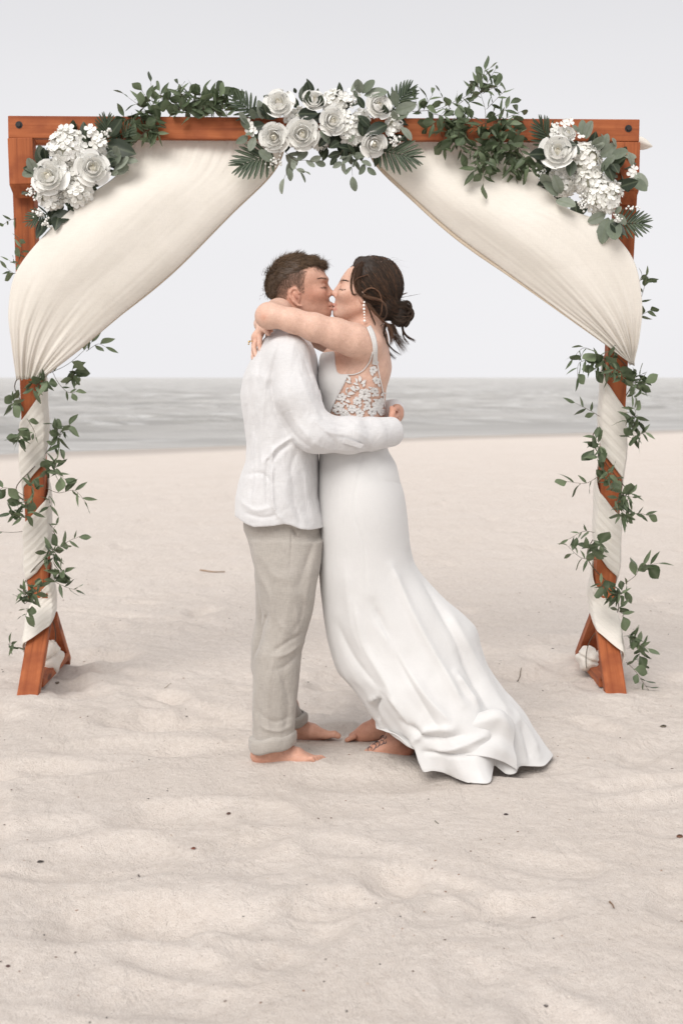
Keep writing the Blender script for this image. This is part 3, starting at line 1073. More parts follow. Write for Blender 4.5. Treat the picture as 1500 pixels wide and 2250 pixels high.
pa = catmull([q(813, 953, -.150), q(830, 952, -.132), q(848, 950, -.108), q(864, 948, -.078)], 18)
rr = np.array([.0530, .0565, .0570, .0568, .0562, .0556, .055, .0545, .054, .0535, .053, .0527, .0524, .0522, .052, .052, .0505, .045])
ring_mesh('cuff', pa, rr, 40, M_LINEN, shirt, 0.012, 3)
me = bpy.data.meshes.new('sleeve_tab')
bm = bmesh.new()
tp = [q(753, 965, -.258), q(761, 964, -.258), q(790, 973, -.246), q(800, 977, -.241), q(791, 985, -.238), q(776, 981, -.243), q(752, 973, -.255)]
vs = [bm.verts.new(Vector(p)) for p in tp]
fc = bm.faces.new(vs)
ex = bmesh.ops.extrude_face_region(bm, geom=[fc])
bmesh.ops.translate(bm, vec=(0, -0.003, 0), verts=[e for e in ex['geom'] if isinstance(e, bmesh.types.BMVert)])
bmesh.ops.recalc_face_normals(bm, faces=bm.faces)
bm.to_mesh(me); bm.free()
link('sleeve_tab', me, M_LINEN, shirt, smooth=False)


def build_collar():
    # stand collar open at the throat
    n, rows = 44, 7
    V = []
    for r in range(rows):
        t = r / (rows - 1)
        for i in range(n):
            a = -2.5 + 5.0 * i / (n - 1)                    # 0 = nape
            cx, cz = q(640, 744)[0], q(640, 744)[2]
            rx, ry = 0.066 + 0.006 * t, 0.064 + 0.012 * math.sin(math.pi * t)
            hgt = (0.034 if t < 0.5 else 0.034) * math.sin(math.pi * min(1, t * 1.0) * 0.98)
            tilt = 0.024 * math.cos(a)
            out = 0.012 * t
            V.append((cx - (rx + out) * math.cos(a) , Y0 + (ry + out) * math.sin(a), cz + tilt + hgt - 0.012 + 0.002 * math.sin(9 * a)))
    me = mesh_np('collar', V, grid_faces(rows, n))
    o = link('collar', me, M_LINEN, shirt)
    md = o.modifiers.new('thick', 'SOLIDIFY'); md.thickness = 0.003


build_collar()

TROUSER_CREASE = [
    (((640, 1160), (652, 1182)), -.010, .005), (((652, 1182), (664, 1160)), .005, .004), (((640, 1170), (640, 1205), (637, 1250)), -.0035, .0035),
    (((690, 1190), (672, 1240), (655, 1290)), -.005, .012), (((575, 1220), (600, 1260), (640, 1275)), .004, .016), (((566, 1260), (596, 1320), (590, 1400)), .006, .014),
    (((588, 1350), (572, 1400), (560, 1440)), -.009, .008), (((660, 1395), (630, 1410), (600, 1432)), -.006, .009), (((662, 1418), (630, 1436), (605, 1440)), .006, .010),
    (((655, 1440), (628, 1462), (606, 1470)), -.005, .010), (((640, 1300), (625, 1380), (618, 1440)), .004, .014), (((600, 1450), (590, 1520), (588, 1610)), .0035, .006),
    (((620, 1480), (632, 1540), (626, 1610)), -.005, .012), (((575, 1500), (568, 1560), (572, 1615)), -.004, .010), (((560, 1560), (600, 1585), (640, 1575)), -.004, .010),
    (((570, 1595), (610, 1606), (640, 1598)), .005, .008), (((668, 1310), (660, 1360), (640, 1396)), -.004, .012), (((690, 1215), (676, 1290), (668, 1340)), .004, .012)]


def build_trousers():
    F = Field(q(525, 1110, -0.26), q(735, 1665, 0.38), 0.0042)
    F.add(loft([(1105, 527, 704, .165), (1156, 534, 707, .172), (1190, 548, 707.5, .172), (1225, 557, 706, .165), (1258, 575, 690, .13)], n=2.1), 0.03)
    F.add(loft([(1190, 552, 707, .095, -.075), (1250, 561, 701, .104, -.085), (1298, 568, 692, .100, -.09), (1351, 577, 684.5, .094, -.092), (1400, 571, 669, .088, -.095), (1430, 561, 661, .086, -.097),
                (1478, 557, 657.5, .083, -.10), (1564, 555.5, 650, .077, -.10), (1628, 555, 644, .072, -.10)], n=2.1), 0.03)
    F.add(loft([(1190, 556, 704, .095, .075), (1250, 560, 690, .10, .10), (1320, 563, 675, .095, .12), (1361, 562, 665, .09, .135), (1412, 553, 648, .086, .15), (1470, 553, 642, .083, .175), (1540, 575, 652, .078, .205), (1585, 596, 668, .072, .225)], n=2.1), 0.03)
    x, y, z = F.xyz()
    for n0, n1, _ in F_slabs(F):
        X, Y, Z = np.broadcast_arrays(x[n0:n1], y, z)
        near = np.abs(F.F[n0:n1]) < 0.03
        xs, ys, zs = X[near], Y[near], Z[near]
        s = 1 - sstep(Y0 - 0.02, Y0 + 0.03, ys)
        D = crease_disp(xs, zs, TROUSER_CREASE, -0.17, 1.0, 0.85) * s
        rn = 1 - np.abs(2 * vnoise3(xs * 10 + zs * 2, ys * 10, zs * 8 + xs * 3, 37) - 1)
        D += (rn ** 5) * 0.004
        D += (vnoise3(xs * 20, ys * 20, zs * 12, 31) - 0.5) * 0.006 + (vnoise3(xs * 50, ys * 50, zs * 30, 33) - 0.5) * 0.002
        F.F[n0:n1][near] -= D
    V, Fc = F.nets()
    return link('trousers', mesh_np('trousers', V, Fc), M_TROUSER, groom)


trousers = build_trousers()


def leg_cuff(cx0, py_l, py_r, dy, half, b, ox=0, k=1.0):
    """rolled trouser cuff: a tilted, slightly puckered band open at the bottom"""
    n, prof = 72, [(-.004, -.006), (.004, -.005), (.010, .0), (.0115, .010), (.0115, .024), (.0105, .038), (.007, .046), (-.002, .049), (-.010, .045), (-.012, .02)]
    V = []
    for off, dn in prof:
        for i in range(n):
            a = 2 * math.pi * i / n
            pyc = py_l + (py_r - py_l) * (math.cos(a) * .5 + .5)
            c = q(cx0, pyc, dy)
            w = 1 + 0.02 * math.sin(3 * a + 1) + 0.012 * math.sin(7 * a)
            V.append((c[0] + (half + off) * w * math.cos(a), c[1] + (b + off) * w * math.sin(a), c[2] - dn * k - 0.003 * math.sin(5 * a)))
    me = mesh_np('trouser_cuff', V, grid_faces(len(prof), n, wrap=True))
    link('trouser_cuff', me, M_TROUSER, trousers)


leg_cuff(598, 1622, 1606, -.10, .0735, .076)
leg_cuff(634, 1572, 1568, .226, .060, .072, k=.8)


def build_groom_hair():
    F = Field(q(555, 530, -0.12), q(730, 690, 0.12), 0.003)
    groom_skull(F)
    x, y, z = F.xyz()
    # thicker on top, close at the sides
    F.F -= (0.0075 + 0.0075 * sstep(q(0, 612)[2], q(0, 572)[2], z) + 0.002 * sstep(q(640, 0)[0], q(600, 0)[0], x)).astype(np.float32)
    F.add(ell(q(690, 582), (0.034, 0.046, 0.014), ('Y', R(22))), 0.02)
    P = pxz([(716, 578), (709, 590), (699, 588), (688, 590), (677, 594), (669, 604), (664, 612), (645, 612), (628, 620), (615, 634), (612, 655), (606, 668), (592, 664), (560, 640), (560, 520), (720, 520)], -0.03)
    X2, Z2 = np.broadcast_arrays(F.ax[0][:, None], F.ax[2][None, :])
    F.intersect(np.broadcast_to(poly_sdf(X2, Z2, P).astype(np.float32)[:, None, :], F.F.shape), 0.024)
    x, y, z = F.xyz()
    F.F += ((vnoise3(x * 30, y * 110, z * 100, 41) - 0.5) * 0.007 + (vnoise3(x * 60, y * 260, z * 240, 47) - 0.5) * 0.003).astype(np.float32)
    V, Fc = F.nets()
    rng = np.random.RandomState(5)
    C = np.array([0.060, 0.038, 0.025]) * (0.7 + 0.6 * vnoise3(V[:, 0] * 60, V[:, 1] * 120, V[:, 2] * 90, 43))[:, None]
    acc_me = mesh_np('hair', V, Fc, C)
    M = hair_mat('brown_hair')
    hair = link('hair', acc_me, M, groom)
    # strands
    cen = V[Fc].mean(1)
    nrm = np.cross(V[Fc[:, 1]] - V[Fc[:, 0]], V[Fc[:, 3]] - V[Fc[:, 0]])
    nrm /= np.linalg.norm(nrm, axis=1, keepdims=True) + 1e-12
    ctr = q(646, 618)
    flip = ((cen - ctr) * nrm).sum(1) < 0
    nrm[flip] *= -1
    pick = rng.choice(len(cen), 20000)
    p, n = cen[pick], nrm[pick]
    hgt = np.clip((p[:, 2] - q(0, 625)[2]) / 0.09, -0.6, 1)
    back = np.clip((q(600, 0)[0] - p[:, 0]) / 0.03, 0, 1)
    flow = np.stack([0.95 - 1.1 * back, 0.25 * np.sign(p[:, 1] - Y0) * (1 - hgt), -0.35 * (1 - hgt) + 0.10 * hgt], 1)
    tuft = (vnoise3(p[:, 0] * 50, p[:, 1] * 50, p[:, 2] * 50, 45) - 0.5)
    flow = flow - n * (flow * n).sum(1, keepdims=True)
    d = flow / (np.linalg.norm(flow, axis=1, keepdims=True) + .2) + n * (0.06 + 0.4 * tuft[:, None] + 0.16 * back[:, None]) + rng.randn(len(p), 3) * 0.10
    d /= np.linalg.norm(d, axis=1, keepdims=True)
    Ln = (0.014 + 0.018 * np.clip(hgt, 0, 1)) * (0.6 + 0.7 * rng.rand(len(p)))
    t = np.linspace(0, 1, 5)[None, :, None]
    bend = n * 0.25 - np.array([0, 0, 0.25])
    paths = (p - n * 0.002)[:, None] + (d * Ln[:, None])[:, None] * t - (bend * Ln[:, None])[:, None] * t ** 2 * 0.35
    cols = np.array([0.090, 0.054, 0.030]) * (0.4 + 1.1 * rng.rand(len(p), 1)) + np.array([0.11, 0.07, 0.04]) * (rng.rand(len(p), 1) ** 5)
    A = [paths]; Wd = [np.full(len(p), 0.00055)]; CC = [cols]
    # tufts standing up on the crown, at the back and over the brow
    extra = []
    for (px, py, dy, dx, dz, L, nn) in ((650, 564, 0, .45, 1, .020, 36), (660, 562, -.02, .6, 1, .020, 30), (642, 566, .02, .3, 1, .018, 26), (588, 604, -.01, -.3, 1, .022, 26), (586, 622, -.03, -.8, .5, .014, 30),
                                        (585, 636, -.02, -.8, .2, .012, 30), (590, 650, -.02, -.6, -.3, .014, 30), (590, 598, .02, -.4, .8, .024, 26), (704, 578, -.02, .9, -.2, .026, 46), (700, 584, -.035, .7, -.8, .020, 40),
                                        (690, 586, -.05, .4, -.9, .018, 36), (706, 583, .01, .7, -.6, .020, 30)):
        c = q(px, py, dy)
        for _ in range(nn):
            r = c + rng.randn(3) * np.array([.007, .014, .005])
            v = np.array([dx, 0.1 * rng.randn(), dz]) + rng.randn(3) * 0.28
            v /= np.linalg.norm(v)
            l = L * (0.5 + 0.7 * rng.rand())
            extra.append(r + v * l * t[0] + np.array([0.25 * l, 0, -0.1 * l]) * t[0] ** 2)
    A.append(np.array(extra)); Wd.append(np.full(len(extra), .0006)); CC.append(np.array([0.07, 0.044, 0.028]) * (0.5 + rng.rand(len(extra), 1)))
    # clipped sides: very short hair lying on the skin
    bv = np.zeros(len(groom_body.data.vertices) * 3); groom_body.data.vertices.foreach_get('co', bv); bv = bv.reshape(-1, 3)
    bn = np.zeros(len(bv) * 3); groom_body.data.vertices.foreach_get('normal', bn); bn = bn.reshape(-1, 3)
    P2 = pxz([(676, 594), (670, 612), (669, 646), (660, 644), (648, 628), (634, 636), (630, 664), (628, 684), (590, 676), (590, 600)], -0.05)
    sd2 = poly_sdf(bv[:, 0], bv[:, 2], P2)
    ok = np.where((sd2 < -0.001) & (bv[:, 2] > q(0, 690)[2]) & (np.abs(bv[:, 1] - Y0) > 0.02))[0]
    pk = rng.choice(ok, 8000)
    p, n = bv[pk], bn[pk]
    d = np.array([-0.25, 0, -0.9]) + n * 0.25 + rng.randn(len(p), 3) * 0.22
    d -= n * np.minimum((d * n).sum(1, keepdims=True) - 0.12, 0)
    d /= np.linalg.norm(d, axis=1, keepdims=True)
    dark = np.clip((q(662, 0)[0] - p[:, 0]) / 0.05, 0, 1) * 0.6 + 0.4 * np.clip((p[:, 2] - q(0, 640)[2]) / 0.06, 0, 1)
    l = 0.0035 + 0.0045 * np.clip((p[:, 2] - q(0, 650)[2]) / 0.05, 0, 1) * rng.rand(len(p))
    A.append(p[:, None] + d[:, None] * l[:, None, None] * t); Wd.append(np.full(len(p), .00042))
    CC.append((np.array([0.09, 0.056, 0.036]) * dark[:, None] + np.array([0.22, 0.13, 0.09]) * (1 - dark[:, None])) * (0.6 + .8 * rng.rand(len(p), 1)))
    me = strand_mesh('hair_strands', np.vstack(A), np.concatenate(Wd), np.vstack(CC))
    link('hair_strands', me, M, hair)
    brow_and_lashes(groom_body, hair, M, lambda u: (717 - 17 * u, 612.5 - 1.8 * math.sin(u * 3)), (-1, .0), lambda u: (717 - 14 * u, 631 + 1.2 * math.sin(u * 3)), 1, (0.16, 0.09, 0.06), rng, 1.0)


build_groom_hair()
# ------------------------------------------------------------------ the woman
bride = empty('person', (q(860, 1650)[0], Y0, 0.0),
              'person in long white wedding dress with lace back, dark hair in a low bun, kissing', 'person')


def bride_torso(F):
    F.add(ell(q(789, 838), (.096, .142, .155)), 0.03)
    F.add(cone(q(803, 758, -.115), q(803, 758, .115), .050), 0.05)
    F.add(cone(q(818, 745, 0), q(812, 800, 0), .050, .075), 0.04)
    for s in (-1, 1):
        F.add(ell(q(815, 800, s * .07), (.055, .062, .085)), 0.05)
        F.add(ell(q(742, 836, s * .065), (.062, .062, .064)), 0.04)
    F.add(ell(q(785, 930), (.090, .120, .14)), 0.05)
    F.add(ell(q(735, 800), (.050, .095, .065)), 0.04)
    F.add(ell(q(752, 890), (.062, .105, .085)), 0.05)
    F.add(ell(q(793, 1070), (.136, .168, .16)), 0.06)
    F.add(ell(q(770, 1010), (.088, .13, .12)), 0.05)


def build_bride_body():
    F = Field(q(540, 545, -0.31), q(905, 1010, 0.30), 0.0030)
    # trunk
    bride_torso(F)
    # neck
    F.add(cone(q(806, 672), q(813, 750), .047, .052), 0.03)
    F.add(cone(q(785, 690), q(795, 750), .028, .035), 0.03)
    for s in (-1, 1):
        F.add(cone(q(814, 722, s * .02), q(806, 748, s * .11), .026, .040), 0.03)
    # head
    F.add(ell(q(818, 625), (.097, .074, .088)), 0.03)
    F.add(loft([(578, 800, 850, .050), (590, 767, 850, .060), (600, 758, 850, .066), (610, 750, 850, .068), (617, 746.5, 850, .0685), (626, 747.5, 850, .068), (636, 746, 848, .066),
                (648, 740, 840, .063), (654, 737.5, 838, .061), (660, 735.8, 835, .058), (670, 735.2, 828, .053), (680, 734.5, 815, .046), (688, 735.5, 805, .037), (695, 741, 795, .026), (702, 755, 790, .016)], n=2.2), 0.02)
    for s in (-1, 1):
        F.add(cone(q(800, 672, s * .046), q(748, 692, s * .014), .014, .012), 0.022)
        F.add(ell(q(758, 645, s * .044), (.020, .016, .016)), 0.03)
        F.add(ell(q(746, 628, s * .028), (.010, .013, .008)), 0.012, 's')
        F.add(ell(q(754, 630, s * .029), (.0115, .0135, .0100)), 0.006)
        F.add(ell(q(797, 652, s * .068), (.012, .008, .024)), 0.008)
    ny = -.006
    F.add(cone(q(748, 623, ny), q(734.5, 643, ny), .0055, .0078), 0.010)
    F.add(ell(q(733.2, 646, ny), (.0082, .0085, .0075)), 0.007)
    F.add(cone(q(748, 632, ny), q(741, 649, ny), .007, .0085), 0.010)
    for s in (-1, 1):
        F.add(ell(q(738.5, 651, ny + s * .009), (.0075, .0055, .006)), 0.005)
    F.add(cone(q(733, 670, -.010), q(733, 670, .010), .0052), 0.007)
    F.add(cone(q(733.4, 679.2, -.010), q(733.4, 679.2, .010), .0056), 0.007)
    F.add(cone(q(737, 675, -.03), q(731.5, 674.5, -.0), .0014), 0.003, 's')
    F.add(ell(q(740, 690), (.012, .015, .010)), 0.014)
    # near (left) arm thrown round his neck, elbow bent behind it
    chain(F, [(q(806, 757, -.142), .053), (q(775, 747, -.165), .054), (q(738, 734, -.185), .0505), (q(690, 719, -.205), .0445), (q(645, 705, -.208), .0385), (q(603, 694, -.190), .0405)], 0.022)
    F.add(ell(q(586, 697, -.175), (.036, .036, .034)), 0.03)
    chain(F, [(q(590, 692, -.165), .0425), (q(612, 684, -.08), .041), (q(640, 676, .04), .034), (q(660, 676, .11), .026)], 0.02)
    # far (right) arm comes round behind his neck, hand resting on his shoulder blade
    chain(F, [(q(806, 757, .142), .052), (q(720, 745, .20), .046), (q(640, 722, .215), .040), (q(600, 716, .19), .040)], 0.02)
    chain(F, [(q(602, 715, .19), .038), (q(586, 710, .10), .036), (q(578, 712, .0), .029), (q(577, 716, -.045), .0235)], 0.015)
    F.add(ell(q(572, 728, -.062), (.017, .021, .024), ('Y', R(25))), 0.012)
    F.add(ell(q(564, 741, -.060), (.019, .022, .022), ('Y', R(25))), 0.012)
    fg = [([(571, 742), (570, 757), (572, 770)], (-.085, -.106, -.118), .0088), ([(563, 744), (558, 764), (563, 783)], (-.068, -.088, -.104), .0090),
          ([(556, 745), (552, 768), (556, 788)], (-.052, -.070, -.084), .0086), ([(551, 748), (546, 773), (547, 791)], (-.038, -.050, -.060), .0074)]
    for pts, ds, r in fg:
        chain(F, [(q(*pts[0], ds[0]), r * 1.1), (q(*pts[1], ds[1]), r), (q(*pts[2], ds[2]), r * .74)], 0.0035)
    chain(F, [(q(576, 722, -.075), .012), (q(586, 727, -.100), .0105), (q(590, 733, -.120), .0088)], 0.006)
    V, Fc = F.nets()
    base = (0.665, 0.445, 0.35)
    sp = [(770, 652, None, (22, 20), (0.66, 0.36, 0.26), .55), (780, 680, None, (26, 18), (0.62, 0.35, 0.25), .5), (765, 600, None, (16, 16), (0.68, 0.43, 0.32), .5), (805, 700, None, (26, 20), (0.56, 0.29, 0.20), .45),
          (735, 670, None, (5, 3), (0.52, 0.21, 0.18), .7), (735.5, 680, None, (5, 3.2), (0.54, 0.22, 0.19), .7), (748, 617, -.03, (8, 2.2), (0.16, 0.09, 0.06), .5), (751, 636, -.03, (8, 2.0), (0.10, 0.05, 0.04), .9),
          (755, 628, -.035, (7, 4), (0.50, 0.25, 0.18), .6), (582, 697, -.20, (9, 8), (0.60, 0.22, 0.12), .75), (574, 760, None, (4, 4), (0.62, 0.30, 0.22), .5), (742, 800, None, (14, 26), (0.62, 0.34, 0.23), .5),
          (736, 648, None, (6, 4), (0.60, 0.28, 0.20), .5), (590, 725, -.1, (10, 6), (0.60, 0.32, 0.23), .5), (560, 745, -.07, (16, 14), (0.62, 0.35, 0.26), .5)]
    for px, py, dy in ((572, 771, -.125), (563, 784, -.11), (556, 789, -.09), (547, 792, -.066), (589.5, 733.5, -.128)):
        sp.append((px, py, dy, (3, 4), (0.74, 0.52, 0.45), .7))
    C = paint(V, base, sp)
    acc = Acc(); acc.add(V, Fc); cols = [C]
    # hips and legs inside the skirt
    F = Field(q(700, 960, -0.2), q(920, 1630, 0.32), 0.009)
    F.add(ell(q(790, 1070), (.12, .15, .15)), 0.05)
    F.add(ell(q(785, 985), (.085, .115, .10)), 0.05)
    chain(F, [(q(785, 1090, -.07), .085), (q(795, 1300, -.06), .058), (q(815, 1400, -.04), .05), (q(866, 1590, .0), .035)], 0.03)
    chain(F, [(q(785, 1090, .07), .085), (q(780, 1300, .12), .058), (q(795, 1400, .16), .05), (q(838, 1580, .24), .035)], 0.03)
    v, f = F.nets(); acc.add(v, f); cols.append(np.repeat(np.array(base)[None], len(v), 0))
    # feet, heels to the right, toes dug into the sand
    for ox, oy, dy in ((0, 0, .0), (-24, -44, .235)):
        def fp(px, py, d=0): return q(px + ox, py + oy, dy + d)
        F = Field(fp(765, 1560, -.07), fp(930, 1690, .07), 0.0028)
        F.add(cone(fp(872, 1575), fp(872, 1628), .036, .034), 0.02)
        F.add(ell(fp(892, 1644), (.030, .029, .030)), 0.02)
        F.add(cone(fp(866, 1632), fp(830, 1648), .036, .028), 0.03)
        F.add(cone(fp(880, 1655), fp(818, 1662), .022, .021), 0.03)
        F.add(cone(fp(830, 1650, .008), fp(800, 1662, .01), .026, .017), 0.02)
        F.add(ell(fp(874, 1630, -.032), (.012, .010, .012)), 0.012)
        for d in (-.028, -.014, 0, .014, .03):
            chain(F, [(fp(802, 1662, d), .0105), (fp(786, 1670, d), .0085)], 0.005)
        v, f = F.nets()
        v[:, 2] = np.maximum(v[:, 2], -0.035)
        acc.add(v, f)
        cols.append(paint(v, (0.52, 0.27, 0.19), [(895, 1648, None, 18, (0.50, 0.19, 0.12), .6), (845, 1640, None, 16, (0.58, 0.32, 0.23), .4)]))
    me = mesh_np('body', np.vstack(acc.v), np.vstack(acc.f), np.vstack(cols))
    return link('body', me, M_SKIN, bride)


bride_body = build_bride_body()


M_DRESS = cloth_mat('ivory_crepe', (0.615, 0.607, 0.597), (0.65, 0.642, 0.632), weave=900, streak=0.06, bumpst=0.12, rough=0.62, sheen=0.25, spec=0.3, trans=0.08, crinkle=0.08)
M_LACE = cloth_mat('white_lace', (0.66, 0.645, 0.63), (0.70, 0.69, 0.675), weave=500, streak=0.25, bumpst=0.5)

PANEL = [(680, 752), (700, 775), (722, 772), (735, 771), (737, 800), (741, 818), (748, 822), (767, 822), (757, 843), (745, 866), (737, 882), (727, 905), (724, 930), (735, 960), (860, 960), (900, 1150), (690, 1150), (660, 900)]


def build_bodice():
    """the solid part of the dress body: the torso grown by a few millimetres, cut to the panel outline"""
    F = Field(q(675, 745, -0.25), q(905, 1100, 0.25), 0.0038)
    bride_torso(F)
    F.F -= 0.0055
    X2, Z2 = np.broadcast_arrays(F.ax[0][:, None], F.ax[2][None, :])
    d = poly_sdf(X2, Z2, pxz(PANEL, -0.12)).astype(np.float32)[:, None, :]
    F.intersect(np.broadcast_to(d, F.F.shape), 0.003)
    V, Fc = F.nets()
    return link('bodice', mesh_np('bodice', V, Fc), M_DRESS, bride)


bodice = build_bodice()

# ---- skirt: a sheet lofted through the traced silhouette down to the hem, blown to the right
SK = [  # left px, right px, half depth near, half depth far, folds
    ((704, 975), (848, 978), .135, .13, 0), ((700, 1040), (869, 1036), .168, .165, 0), ((700, 1085), (885, 1080), .182, .18, 0), ((702, 1130), (893, 1130), .186, .18, 0),
    ((703, 1200), (902, 1208), .180, .18, .1), ((702, 1262), (922, 1258), .178, .19, .25), ((709, 1330), (982, 1322), .185, .21, .45), ((723, 1412), (1038, 1374), .20, .24, .7),
    ((742, 1470), (1053, 1420), .22, .26, .85), ((768, 1500), (1068, 1465), .245, .28, 1), ((800, 1542), (1104, 1519), .27, .29, 1), ((822, 1576), (1142, 1562), .29, .29, 1)]
HEM_NEAR = [(829, 1602, 4.93), (846, 1607, 4.85), (872, 1616, 4.80), (905, 1643, 4.775), (921, 1646, 4.775), (932, 1641, 4.77), (934, 1665, 4.755), (929, 1695, 4.735), (950, 1694, 4.735),
            (971, 1697, 4.74), (988, 1703, 4.735), (1007, 1712, 4.70), (1034, 1723, 4.67), (1062, 1729, 4.645), (1076, 1722, 4.66), (1081, 1698, 4.72), (1085, 1682, 4.78), (1097, 1690, 4.775), (1113, 1701, 4.765),
            (1131, 1699, 4.77), (1141, 1684, 4.82), (1168, 1684, 4.85), (1193, 1683, 4.87), (1206, 1672, 4.92), (1214, 1660, 4.97)]
HEM_FAR = [(1214, 1660, 4.97), (1205, 1652, 5.04), (1180, 1643, 5.12), (1130, 1632, 5.22), (1060, 1622, 5.30), (980, 1615, 5.34), (900, 1604, 5.33), (850, 1592, 5.22), (832, 1594, 5.08), (829, 1602, 4.93)]
SKIRT_CREASE = [
    (((800, 985), (776, 1120), (798, 1200), (805, 1300)), -.002, .006), (((860, 1250), (905, 1350), (960, 1450), (1010, 1540)), .016, .018), (((905, 1225), (960, 1330), (1020, 1440), (1060, 1520)), -.014, .016),
    (((835, 1380), (880, 1450), (930, 1520), (990, 1580)), .016, .020), (((820, 1330), (862, 1420), (905, 1500), (960, 1590)), -.014, .018), (((780, 1330), (800, 1420), (850, 1500), (880, 1560)), .010, .020),
    (((760, 1250), (772, 1370), (800, 1450)), .006, .022), (((740, 1380), (775, 1450), (830, 1510)), -.008, .018), (((985, 1350), (1030, 1430), (1080, 1520), (1120, 1590)), .012, .020),
    (((1000, 1480), (1035, 1530), (1046, 1550)), .022, .014), (((1010, 1440), (1056, 1520), (1075, 1560)), -.014, .016), (((838, 1526), (825, 1560), (835, 1600)), -.022, .010), (((850, 1520), (880, 1555), (905, 1600)), .014, .016),
    (((815, 1545), (838, 1528)), .014, .009), (((890, 1580), (940, 1610), (1010, 1600)), -.020, .014), (((905, 1625), (935, 1595), (990, 1590)), .016, .012), (((945, 1640), (990, 1630), (1060, 1605)), .020, .014),
    (((930, 1640), (980, 1640), (1030, 1636)), -.022, .010), (((1130, 1570), (1165, 1620), (1190, 1670)), .012, .014), (((1145, 1600), (1160, 1650), (1165, 1680)), -.012, .012)]


def build_skirt():
    nu_n, nu_f = 190, 90
    nrow_top = 120
    P = np.array([[*a, *b, n, f, k] for a, b, n, f, k in SK])
    R_ = catmull(P, nrow_top)
    rows = []
    un = np.linspace(0, 1, nu_n)
    uf = np.linspace(0, 1, nu_f + 1)[1:]
    for r in R_:
        lx, ly, rx, ry, bn, bf, k = r
        L, Rr = q(lx, ly), q(rx, ry)
        # near half from L to R, far half from R back to L
        an = math.pi * un
        w = (1 - np.cos(an)) / 2
        pn = L[None] * (1 - w[:, None]) + Rr[None] * w[:, None]
        pn[:, 1] -= bn * np.sin(an) ** 0.9
        af = math.pi * uf
        w = (1 + np.cos(af)) / 2
        pf = L[None] * (1 - w[:, None]) + Rr[None] * w[:, None]
        pf[:, 1] += bf * np.sin(af) ** 0.9
        rows.append(np.vstack([pn, pf[:-1]]))
    hn = np.array([W(*h) for h in HEM_NEAR]); hf = np.array([W(*h) for h in HEM_FAR])
    gz = sand_z(hn[:, 0], hn[:, 1]); hn[:, 2] = np.maximum(hn[:, 2], gz + 0.004)
    gz = sand_z(hf[:, 0], hf[:, 1]); hf[:, 2] = np.maximum(hf[:, 2], gz + 0.004)
    # resample hem by angle-like parameter so the columns run down the flow
    def resamp(C, n):
        C = catmull(C, 800)
        s = np.concatenate([[0], np.cumsum(np.linalg.norm(np.diff(C, axis=0), axis=1))]); s /= s[-1]
        t = np.linspace(0, 1, n)
        return np.stack([np.interp(t, s, C[:, i]) for i in range(3)], 1)
    hem = np.vstack([resamp(hn, nu_n), resamp(hf, nu_f + 1)[1:-1]])
    last = rows[-1]; prev = rows[-7]
    tang = (last - prev)
    nh = 46
    for i in range(1, nh + 1):
        t = i / nh
        # hermite from the last row to the hem, arriving flat along the sand
        h00, h10, h01, h11 = 2 * t**3 - 3 * t**2 + 1, t**3 - 2 * t**2 + t, -2 * t**3 + 3 * t**2, t**3 - t**2
        end_t = (hem - last) * np.array([0.9, 0.9, 0.5])
        p = h00 * last + h10 * tang * 1.6 + h01 * hem + h11 * end_t
        rows.append(p)
    V = np.array(rows)                                   # (nr, nc, 3)
    nr, nc = V.shape[:2]
    # normals for displacement
    du = np.roll(V, -1, 1) - np.roll(V, 1, 1); dv = np.gradient(V, axis=0)
    N = np.cross(du, dv); N /= np.linalg.norm(N, axis=2, keepdims=True) + 1e-9
    c = V.mean(1, keepdims=True)
    sgn = np.sign(((V - c) * N).sum(2).mean()); N *= sgn
    kk = np.concatenate([R_[:, 6], np.ones(nh)])[:, None]
    x, z, y = V[..., 0], V[..., 2], V[..., 1]
    near = 1 - sstep(Y0 - 0.08, Y0 + 0.02, y)
    D = crease_disp(x, z, SKIRT_CREASE, -0.2, 0.9, 0.8) * near
    # broad flutes that open towards the hem
    ci = np.arange(nc)[None, :] / nc
    ri = np.linspace(0, 1, nr)[:, None]
    fl = np.sin(ci * 2 * math.pi * 9 + 2.5 * ri + 1.3 * np.sin(ci * 2 * math.pi * 3)) * 0.5 + np.sin(ci * 2 * math.pi * 17 + 1.0 - 3 * ri) * 0.25
    D = D + fl * 0.016 * kk * sstep(0.3, 0.75, ri) * (1 - 0.6 * sstep(0.9, 1, ri)) * (0.35 + 0.65 * (1 - near))
    D = D + (vnoise3(x * 14, y * 14, z * 9, 51) - 0.5) * 0.010 * kk + (vnoise3(x * 34, y * 34, z * 26, 53) - 0.5) * 0.003 * kk
    D = D * (1 - sstep(0.97, 1.0, ri) * 0.7)
    V = V + N * D[..., None]
    g = sand_z(V[..., 0].ravel(), V[..., 1].ravel()).reshape(nr, nc)
    V[..., 2] = np.maximum(V[..., 2], g + 0.006)
    me = mesh_np('skirt', V.reshape(-1, 3), grid_faces(nr, nc, wrap=True))
    o = link('skirt', me, M_DRESS, bride)
    md = o.modifiers.new('thick', 'SOLIDIFY'); md.thickness = 0.003; md.offset = 0
    return o


skirt = build_skirt()


